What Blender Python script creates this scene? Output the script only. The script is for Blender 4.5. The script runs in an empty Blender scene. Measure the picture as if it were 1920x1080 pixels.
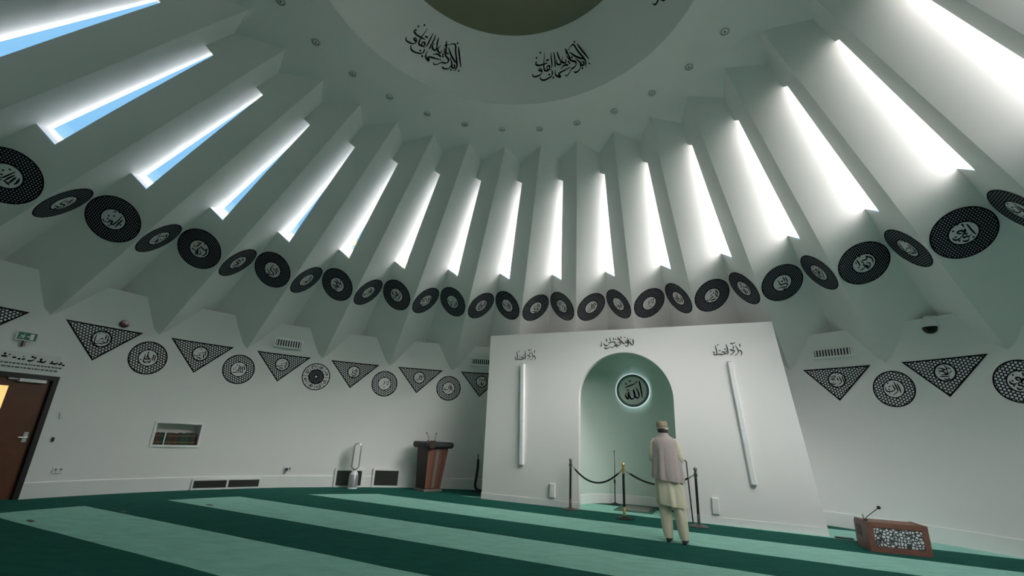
import bpy, bmesh, math, random
from mathutils import Vector, Matrix
from mathutils.bvhtree import BVHTree
random.seed(7)
SC = bpy.context.scene
COL = SC.collection
PI = math.pi
V = Vector

# ------------------------------------------------------------------ camera, sky, exposure
cam_d = bpy.data.cameras.new('camera'); cam = bpy.data.objects.new('camera', cam_d); COL.objects.link(cam)
yaw, pitch, roll = 0.1066, 0.3117, 0.0484
fw = V((-math.sin(yaw)*math.cos(pitch), math.cos(yaw)*math.cos(pitch), math.sin(pitch)))
r0 = V((math.cos(yaw), math.sin(yaw), 0)); u0 = r0.cross(fw)
rt = r0*math.cos(roll)+u0*math.sin(roll); up = u0*math.cos(roll)-r0*math.sin(roll)
cam.matrix_world = Matrix(((rt.x, up.x, -fw.x, 0.7611), (rt.y, up.y, -fw.y, -4.2231), (rt.z, up.z, -fw.z, 1.376), (0, 0, 0, 1)))
cam_d.sensor_width = 36.0; cam_d.sensor_fit = 'HORIZONTAL'; cam_d.lens = 861.2/1920*36.0
cam_d.clip_start = 0.05; cam_d.clip_end = 200
SC.camera = cam
SC.view_settings.view_transform = 'Standard'; SC.view_settings.look = 'None'
SC.view_settings.exposure = 0.0; SC.view_settings.gamma = 1.0; SC.view_settings.use_curve_mapping = False
cy = SC.cycles
cy.max_bounces = 14; cy.diffuse_bounces = 10; cy.glossy_bounces = 3; cy.transparent_max_bounces = 8
cy.use_denoising = True; cy.sample_clamp_indirect = 0; cy.caustics_reflective = False; cy.caustics_refractive = False
try: cy.use_adaptive_sampling = True; cy.adaptive_threshold = 0.01
except Exception: pass

world = bpy.data.worlds.new('sky'); SC.world = world; world.use_nodes = True
def make_sky():
    nt = world.node_tree; N = nt.nodes; L = nt.links; N.clear()
    out = N.new('ShaderNodeOutputWorld'); bg = N.new('ShaderNodeBackground'); L.new(bg.outputs[0], out.inputs[0])
    tc = N.new('ShaderNodeTexCoord')
    def dotlobe(d, p, strength):
        nrm = N.new('ShaderNodeVectorMath'); nrm.operation = 'NORMALIZE'; L.new(tc.outputs['Generated'], nrm.inputs[0])
        dt = N.new('ShaderNodeVectorMath'); dt.operation = 'DOT_PRODUCT'; L.new(nrm.outputs[0], dt.inputs[0]); dt.inputs[1].default_value = V(d).normalized()
        mx = N.new('ShaderNodeMath'); mx.operation = 'MAXIMUM'; L.new(dt.outputs['Value'], mx.inputs[0]); mx.inputs[1].default_value = 0
        pw = N.new('ShaderNodeMath'); pw.operation = 'POWER'; L.new(mx.outputs[0], pw.inputs[0]); pw.inputs[1].default_value = p
        ml = N.new('ShaderNodeMath'); ml.operation = 'MULTIPLY'; L.new(pw.outputs[0], ml.inputs[0]); ml.inputs[1].default_value = strength
        sx = N.new('ShaderNodeSeparateXYZ'); L.new(nrm.outputs[0], sx.inputs[0])      # the haze ends at the horizon
        mr = N.new('ShaderNodeMapRange'); mr.interpolation_type = 'SMOOTHSTEP'; L.new(sx.outputs['Z'], mr.inputs[0]); mr.inputs[1].default_value = 0.0; mr.inputs[2].default_value = 0.3
        m2 = N.new('ShaderNodeMath'); m2.operation = 'MULTIPLY'; L.new(ml.outputs[0], m2.inputs[0]); L.new(mr.outputs[0], m2.inputs[1])
        return m2.outputs[0]
    # clear blue base, a broad bright haze around the sun in the east-south-east
    blue = N.new('ShaderNodeRGB'); blue.outputs[0].default_value = (SKY_BLUE[0], SKY_BLUE[1], SKY_BLUE[2], 1)
    acc = blue.outputs[0]
    for d, p, s, c in SKY_LOBES:
        l = dotlobe(d, p, s)
        cm = N.new('ShaderNodeVectorMath'); cm.operation = 'SCALE'; cm.inputs[0].default_value = c; L.new(l, cm.inputs['Scale'])
        ad = N.new('ShaderNodeVectorMath'); ad.operation = 'ADD'; L.new(acc, ad.inputs[0]); L.new(cm.outputs[0], ad.inputs[1]); acc = ad.outputs[0]
    L.new(acc, bg.inputs[0]); bg.inputs[1].default_value = 1.0
SKY_BLUE = (0.29, 0.65, 1.04)
SKY_LOBES = [((0.863, -0.075, 0.5), 10.0, 25.0, (1.0, 0.97, 0.92)), ((0.612, -0.612, 0.5), 10.0, 54.0, (1.0, 0.955, 0.90)), ((0.0, -0.643, 0.766), 10.0, 18.0, (1.0, 0.955, 0.95)),
             ((-0.542, -0.542, 0.643), 10.0, 9.0, (1.0, 0.97, 0.985)), ((-0.157, -0.893, 0.423), 10.0, 22.0, (1.0, 0.96, 0.95))]
make_sky()
world.cycles.sampling_method = 'MANUAL'; world.cycles.sample_map_resolution = 512

# ------------------------------------------------------------------ materials
def mat(name, col, rough=0.6, metal=0.0, noise=None, bump=None, spec=None):
    m = bpy.data.materials.new(name); m.use_nodes = True; nt = m.node_tree; b = nt.nodes['Principled BSDF']
    b.inputs['Base Color'].default_value = (*col, 1); b.inputs['Roughness'].default_value = rough; b.inputs['Metallic'].default_value = metal
    if spec is not None: b.inputs['Specular IOR Level'].default_value = spec
    if noise or bump:
        tc = nt.nodes.new('ShaderNodeTexCoord'); nz = nt.nodes.new('ShaderNodeTexNoise'); nt.links.new(tc.outputs['Object'], nz.inputs['Vector'])
        nz.inputs['Scale'].default_value = (noise or bump)[0]; nz.inputs['Detail'].default_value = 4
        if noise:
            mx = nt.nodes.new('ShaderNodeMixRGB'); mx.inputs[1].default_value = (*[c*(1-noise[1]) for c in col], 1); mx.inputs[2].default_value = (*[min(1, c*(1+noise[1])) for c in col], 1)
            nt.links.new(nz.outputs[0], mx.inputs[0]); nt.links.new(mx.outputs[0], b.inputs['Base Color'])
        if bump:
            bp = nt.nodes.new('ShaderNodeBump'); bp.inputs['Strength'].default_value = bump[1]; bp.inputs['Distance'].default_value = 0.01
            nt.links.new(nz.outputs[0], bp.inputs['Height']); nt.links.new(bp.outputs[0], b.inputs['Normal'])
    return m
M_WALL = mat('white_paint', (0.82, 0.813, 0.803), 0.75, noise=(1.3, 0.012), spec=0.25)
M_TRIM = mat('white_gloss', (0.82, 0.83, 0.82), 0.4)
M_MINT = mat('mint_paint', (0.61, 0.71, 0.65), 0.7, noise=(1.5, 0.015), spec=0.25)
M_OLIVE = mat('olive_dome_paint', (0.25, 0.235, 0.155), 0.7, noise=(2, 0.03))
M_BLACK = mat('black_satin', (0.012, 0.012, 0.014), 0.45)
M_INK = mat('black_vinyl', (0.008, 0.009, 0.012), 0.7, spec=0.1)
M_DARKGREY = mat('dark_grey', (0.05, 0.052, 0.055), 0.5)
M_CHROME = mat('chrome', (0.62, 0.62, 0.63), 0.22, 1.0)
M_BRASS = mat('brass', (0.72, 0.52, 0.20), 0.3, 1.0)
M_GUN = mat('bronze_metal', (0.16, 0.14, 0.135), 0.35, 0.8)
M_WHITEPL = mat('white_plastic', (0.80, 0.81, 0.82), 0.35)
M_SILVER = mat('silver_plastic', (0.42, 0.44, 0.46), 0.3, 0.5)
M_WOOD = mat('brown_wood', (0.20, 0.085, 0.06), 0.45, noise=(9, 0.25))
M_WOODD = mat('dark_wood', (0.045, 0.027, 0.020), 0.5, noise=(9, 0.3))
M_DOOR = mat('door_wood', (0.13, 0.042, 0.016), 0.35, noise=(6, 0.3))
M_GREEN = mat('sign_green', (0.0, 0.17, 0.085), 0.4)
M_RED = mat('dark_red_plastic', (0.10, 0.006, 0.012), 0.15)
M_SKIN = mat('skin', (0.28, 0.15, 0.10), 0.55)
M_HAIR = mat('grey_hair', (0.07, 0.06, 0.055), 0.8, noise=(60, 0.5))
M_VEST = mat('mauve_grey_cloth', (0.56, 0.475, 0.465), 0.85, noise=(40, 0.12), bump=(160, 0.3))
M_CREAM = mat('cream_cloth', (0.83, 0.77, 0.60), 0.85, noise=(30, 0.08), bump=(140, 0.25))
M_CAP = mat('beige_knit', (0.42, 0.34, 0.26), 0.9, noise=(35, 0.45), bump=(120, 0.5))

def nodes(m): return m.node_tree.nodes, m.node_tree.links, m.node_tree.nodes['Principled BSDF']
def hexlattice(name, dark, light, k, thr):
    # dark vinyl with a six-fold lattice of cut-outs that show the wall paint; k = dots per metre
    m = mat(name, dark, 0.7, spec=0.1); N, L, b = nodes(m)
    uv = N.new('ShaderNodeUVMap'); acc = None
    for a in (0, 60, 120):
        d = N.new('ShaderNodeVectorMath'); d.operation = 'DOT_PRODUCT'; L.new(uv.outputs[0], d.inputs[0])
        d.inputs[1].default_value = (math.cos(math.radians(a+8))*k*2*PI, math.sin(math.radians(a+8))*k*2*PI, 0)
        c = N.new('ShaderNodeMath'); c.operation = 'COSINE'; L.new(d.outputs['Value'], c.inputs[0])
        d2 = N.new('ShaderNodeMath'); d2.operation = 'MULTIPLY'; L.new(d.outputs['Value'], d2.inputs[0]); d2.inputs[1].default_value = 2.0
        c2 = N.new('ShaderNodeMath'); c2.operation = 'COSINE'; L.new(d2.outputs[0], c2.inputs[0])
        s2 = N.new('ShaderNodeMath'); s2.operation = 'MULTIPLY_ADD'; L.new(c2.outputs[0], s2.inputs[0]); s2.inputs[1].default_value = 0.25; L.new(c.outputs[0], s2.inputs[2])
        if acc is None: acc = s2.outputs[0]
        else:
            ad = N.new('ShaderNodeMath'); ad.operation = 'ADD'; L.new(acc, ad.inputs[0]); L.new(s2.outputs[0], ad.inputs[1]); acc = ad.outputs[0]
    mr = N.new('ShaderNodeMapRange'); L.new(acc, mr.inputs[0]); mr.inputs[1].default_value = thr; mr.inputs[2].default_value = thr+0.35
    mx = N.new('ShaderNodeMixRGB'); mx.inputs[1].default_value = (*dark, 1); mx.inputs[2].default_value = (*light, 1)
    L.new(mr.outputs[0], mx.inputs[0]); L.new(mx.outputs[0], b.inputs['Base Color'])
    return m
M_LATDARK = hexlattice('fine_dark_lattice', (0.012, 0.013, 0.020), (0.50, 0.51, 0.52), 29, 0.9)
M_LATPALE = hexlattice('pale_lattice', (0.012, 0.013, 0.018), (0.78, 0.79, 0.78), 22, -0.35)

def carpet():
    m = mat('striped_green_carpet', (0.1, 0.3, 0.25), 0.95, spec=0.1); N, L, b = nodes(m)
    g = N.new('ShaderNodeNewGeometry')
    def dot(vec, off):
        d = N.new('ShaderNodeVectorMath'); d.operation = 'DOT_PRODUCT'; L.new(g.outputs['Position'], d.inputs[0]); d.inputs[1].default_value = vec
        a = N.new('ShaderNodeMath'); a.operation = 'ADD'; L.new(d.outputs['Value'], a.inputs[0]); a.inputs[1].default_value = off
        return a.outputs[0]
    def math_(op, a, bv, sw=False):
        n = N.new('ShaderNodeMath'); n.operation = op
        L.new(a, n.inputs[0])
        if isinstance(bv, (int, float)): n.inputs[1].default_value = bv
        else: L.new(bv, n.inputs[1])
        return n.outputs[0]
    nfx, nfy, wx, wy = NF.x, NF.y, WD.x, WD.y
    s = V((nfx-0.03*wx, nfy-0.03*wy, 0)); off = -(BL.x*s.x+BL.y*s.y)+0.105
    v = dot(s, off-1.16)
    nz0 = N.new('ShaderNodeTexNoise'); nz0.inputs['Scale'].default_value = 1.2; L.new(g.outputs['Position'], nz0.inputs['Vector'])
    v = math_('ADD', v, math_('MULTIPLY', math_('SUBTRACT', nz0.outputs[0], 0.5), 0.05))
    fl = math_('FLOORED_MODULO', v, 2.25)
    light = math_('LESS_THAN', fl, 1.12)
    # dark border along the left wall
    ln = N.new('ShaderNodeVectorMath'); ln.operation = 'LENGTH'; mv = N.new('ShaderNodeVectorMath'); mv.operation = 'MULTIPLY'; mv.inputs[1].default_value = (1, 1, 0)
    L.new(g.outputs['Position'], mv.inputs[0]); L.new(mv.outputs[0], ln.inputs[0])
    inner = math_('LESS_THAN', ln.outputs['Value'], 7.46)
    right = math_('GREATER_THAN', dot(V((wx, wy, 0)), -(BL.x*wx+BL.y*wy)), 0.5)
    light = math_('MULTIPLY', light, math_('MAXIMUM', inner, right))
    nz = N.new('ShaderNodeTexNoise'); nz.inputs['Scale'].default_value = 5.0; nz.inputs['Detail'].default_value = 8; nz.inputs['Roughness'].default_value = 0.7
    mp = N.new('ShaderNodeMapping'); mp.inputs['Rotation'].default_value = (0, 0, math.radians(17.8)); mp.inputs['Scale'].default_value = (0.55, 1.6, 1)
    L.new(g.outputs['Position'], mp.inputs[0]); L.new(mp.outputs[0], nz.inputs['Vector'])
    def tone(c, k):
        mx = N.new('ShaderNodeMixRGB'); mx.inputs[1].default_value = (*[x*(1-k) for x in c], 1); mx.inputs[2].default_value = (*[x*(1+k) for x in c], 1); L.new(nz.outputs[0], mx.inputs[0]); return mx.outputs[0]
    mx = N.new('ShaderNodeMixRGB'); L.new(light, mx.inputs[0]); L.new(tone(CARPET_DARK, 0.45), mx.inputs[1]); L.new(tone(CARPET_LIGHT, 0.34), mx.inputs[2])
    L.new(mx.outputs[0], b.inputs['Base Color'])
    nb = N.new('ShaderNodeTexNoise'); nb.inputs['Scale'].default_value = 160; L.new(g.outputs['Position'], nb.inputs['Vector'])
    bp = N.new('ShaderNodeBump'); bp.inputs['Strength'].default_value = 0.35; bp.inputs['Distance'].default_value = 0.01; L.new(nb.outputs[0], bp.inputs['Height']); L.new(bp.outputs[0], b.inputs['Normal'])
    return m
CARPET_DARK = (0.015, 0.115, 0.090); CARPET_LIGHT = (0.34, 0.66, 0.565)

def glass():
    m = bpy.data.materials.new('clear_glass'); m.use_nodes = True; N = m.node_tree.nodes; L = m.node_tree.links; N.clear()
    o = N.new('ShaderNodeOutputMaterial'); mx = N.new('ShaderNodeMixShader'); t = N.new('ShaderNodeBsdfTransparent'); g = N.new('ShaderNodeBsdfGlossy')
    g.inputs['Roughness'].default_value = 0.02; mx.inputs[0].default_value = 0.05
    L.new(t.outputs[0], mx.inputs[1]); L.new(g.outputs[0], mx.inputs[2]); L.new(mx.outputs[0], o.inputs[0]); return m
M_GLASS = glass()
def emit(name, col, s):
    m = mat(name, col, 0.4); b = m.node_tree.nodes['Principled BSDF']; b.inputs['Emission Color'].default_value = (*col, 1); b.inputs['Emission Strength'].default_value = s; return m

# ------------------------------------------------------------------ mesh helpers
class MB:
    def __init__(s, M=None): s.v = []; s.f = []; s.M = M; s.uv = {}
    def p(s, q):
        q = V(q); s.v.append(tuple(s.M @ q) if s.M else tuple(q)); return len(s.v)-1
    def face(s, pts): s.f.append([s.p(q) for q in pts]); return s
    def box(s, a, b, M=None):
        (x0, y0, z0), (x1, y1, z1) = a, b
        c = [V((x, y, z)) for z in (z0, z1) for y in (y0, y1) for x in (x0, x1)]
        if M: c = [M @ q for q in c]
        i = [s.p(q) for q in c]
        for q in ((0, 2, 3, 1), (4, 5, 7, 6), (0, 1, 5, 4), (2, 6, 7, 3), (0, 4, 6, 2), (1, 3, 7, 5)): s.f.append([i[k] for k in q])
        return s
    def loft(s, rings, cap=True, closed=True):
        idx = [[s.p(q) for q in r] for r in rings]; n = len(rings[0])
        for a, b in zip(idx, idx[1:]):
            for j in range(n if closed else n-1): s.f.append([a[j], a[(j+1) % n], b[(j+1) % n], b[j]])
        if cap and closed:
            s.f.append(idx[0][::-1]); s.f.append(idx[-1])
        return s
    def tube(s, pts, r, n=10, cap=True):
        pts = [V(q) for q in pts]; rs = r if isinstance(r, (list, tuple)) else [r]*len(pts); rings = []
        t0 = (pts[1]-pts[0]).normalized(); ref = V((0, 0, 1)) if abs(t0.z) < 0.9 else V((1, 0, 0)); a = t0.cross(ref).normalized()
        for i, q in enumerate(pts):
            t = ((pts[min(i+1, len(pts)-1)]-pts[max(i-1, 0)])).normalized(); a = (a-t*a.dot(t)).normalized(); b = t.cross(a)
            rings.append([q+(a*math.cos(2*PI*k/n)+b*math.sin(2*PI*k/n))*rs[i] for k in range(n)])
        return s.loft(rings, cap)
    def lathe(s, prof, c=(0, 0, 0), n=24, ax=None):
        # prof: (radius, height) list; revolved about z (or matrix ax)
        c = V(c); rings = []
        for r, h in prof:
            ring = [V((r*math.cos(2*PI*k/n), r*math.sin(2*PI*k/n), h)) for k in range(n)]
            rings.append([(ax @ q if ax else q)+c for q in ring])
        return s.loft(rings)
    def ball(s, c, r, n=12, sc=(1, 1, 1)):
        c = V(c); rings = []
        for i in range(1, n//2):
            th = PI*i/(n//2); rings.append([c+V((r*sc[0]*math.sin(th)*math.cos(2*PI*k/n), r*sc[1]*math.sin(th)*math.sin(2*PI*k/n), -r*sc[2]*math.cos(th))) for k in range(n)])
        return s.loft(rings)
    def build(s, name, m, parent=None, smooth=False, fix=True):
        me = bpy.data.meshes.new(name); me.from_pydata(s.v, [], s.f)
        if m: me.materials.append(m)
        if fix:
            bm = bmesh.new(); bm.from_mesh(me); bmesh.ops.recalc_face_normals(bm, faces=bm.faces); bm.to_mesh(me); bm.free()
        if smooth:
            me.shade_smooth()
            if smooth != 'all':
                try: me.set_sharp_from_angle(angle=math.radians(42))
                except Exception: pass
        o = bpy.data.objects.new(name, me); COL.objects.link(o)
        if parent: o.parent = parent
        return o
def tag(o, label, cat, group=None, kind=None):
    if label: o['label'] = label
    if cat: o['category'] = cat
    if group: o['group'] = group
    if kind: o['kind'] = kind
    return o
def struct(o, label=None, cat=None):
    o['kind'] = 'structure'
    if label: o['label'] = label
    if cat: o['category'] = cat
    return o
def empty(name, label, cat, loc=(0, 0, 0), group=None):
    o = bpy.data.objects.new(name, None); o.empty_display_size = 0.1; COL.objects.link(o); o.location = loc; tag(o, label, cat, group)
    return o
def part(mb, name, m, root, smooth=False, label=None):
    # geometry is given in world coordinates; store it relative to the root Empty
    off = V(root.location); 
    mb.v = [tuple(V(q)-off) for q in mb.v]
    o = mb.build(name, m, root, smooth)
    if label: o['label'] = label
    return o

# ------------------------------------------------------------------ measured geometry of the hall
NF_ = 32; STEP = 2*PI/NF_; RW = 8.767
BL = V((-0.913, 7.022, 0)); BR = V((5.421, 4.988, 0)); WD = (BR-BL).normalized(); NF = V((WD.y, -WD.x, 0))
MM = Matrix(((WD.x, -NF.x, 0, BL.x), (WD.y, -NF.y, 0, BL.y), (0, 0, 1, 0), (0, 0, 0, 1)))   # mihrab frame: x along the face, y into the wall
def pol(R, z, t):
    a = (t-7.5)*STEP; return V((R*math.sin(a), R*math.cos(a), z))
def azp(R, deg, z): a = math.radians(deg); return V((R*math.sin(a), R*math.cos(a), z))
PA, PB, PC = pol(3.6846, 6.937, 0), pol(4.2219, 6.937, 0.3988), pol(8.7638, 3.0509, -0.7612)
PS1, PS2, PS3, PS4 = pol(4.5869, 6.7003, 0.2983), pol(4.5377, 6.6166, 0.4258), pol(6.6551, 5.2728, -0.0491), pol(6.5929, 5.0991, 0.1471)
def turn(q, k): return Matrix.Rotation(-k*STEP, 3, 'Z') @ q
PA1, PC1 = turn(PA, 1), turn(PC, 1)
def lz(p, q, z): t = (z-p.z)/(q.z-p.z); return p+(q-p)*t
def nearest(p, q, X): d = (q-p).normalized(); return p+d*((X-p).dot(d))
def lineclose(p, q, a, b):   # point on line p-q closest to line a-b
    d1 = q-p; d2 = b-a; w0 = p-a; A = d1.dot(d1); B_ = d1.dot(d2); C_ = d2.dot(d2); D = d1.dot(w0); E = d2.dot(w0)
    return p+d1*((B_*E-C_*D)/(A*C_-B_*B_))
PVB = lz(PB, PS3, 3.25); PRB = lz(PA, PC, 2.92); PRB1 = turn(PRB, 1)
DEPTH = 0.42
RL1, RL3 = nearest(PA, PC, PS1), nearest(PA, PC, PS3)
RD1, RD3 = lineclose(PA1, PC1, PS1, PS2), lineclose(PA1, PC1, PS3, PS4)
DL1, DL3 = (PS1-RL1).normalized()*DEPTH, (PS3-RL3).normalized()*DEPTH
TW1 = (PS2-PS1).length/(RD1-PS1).length; TW3 = (PS4-PS3).length/(RD3-PS3).length
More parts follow.
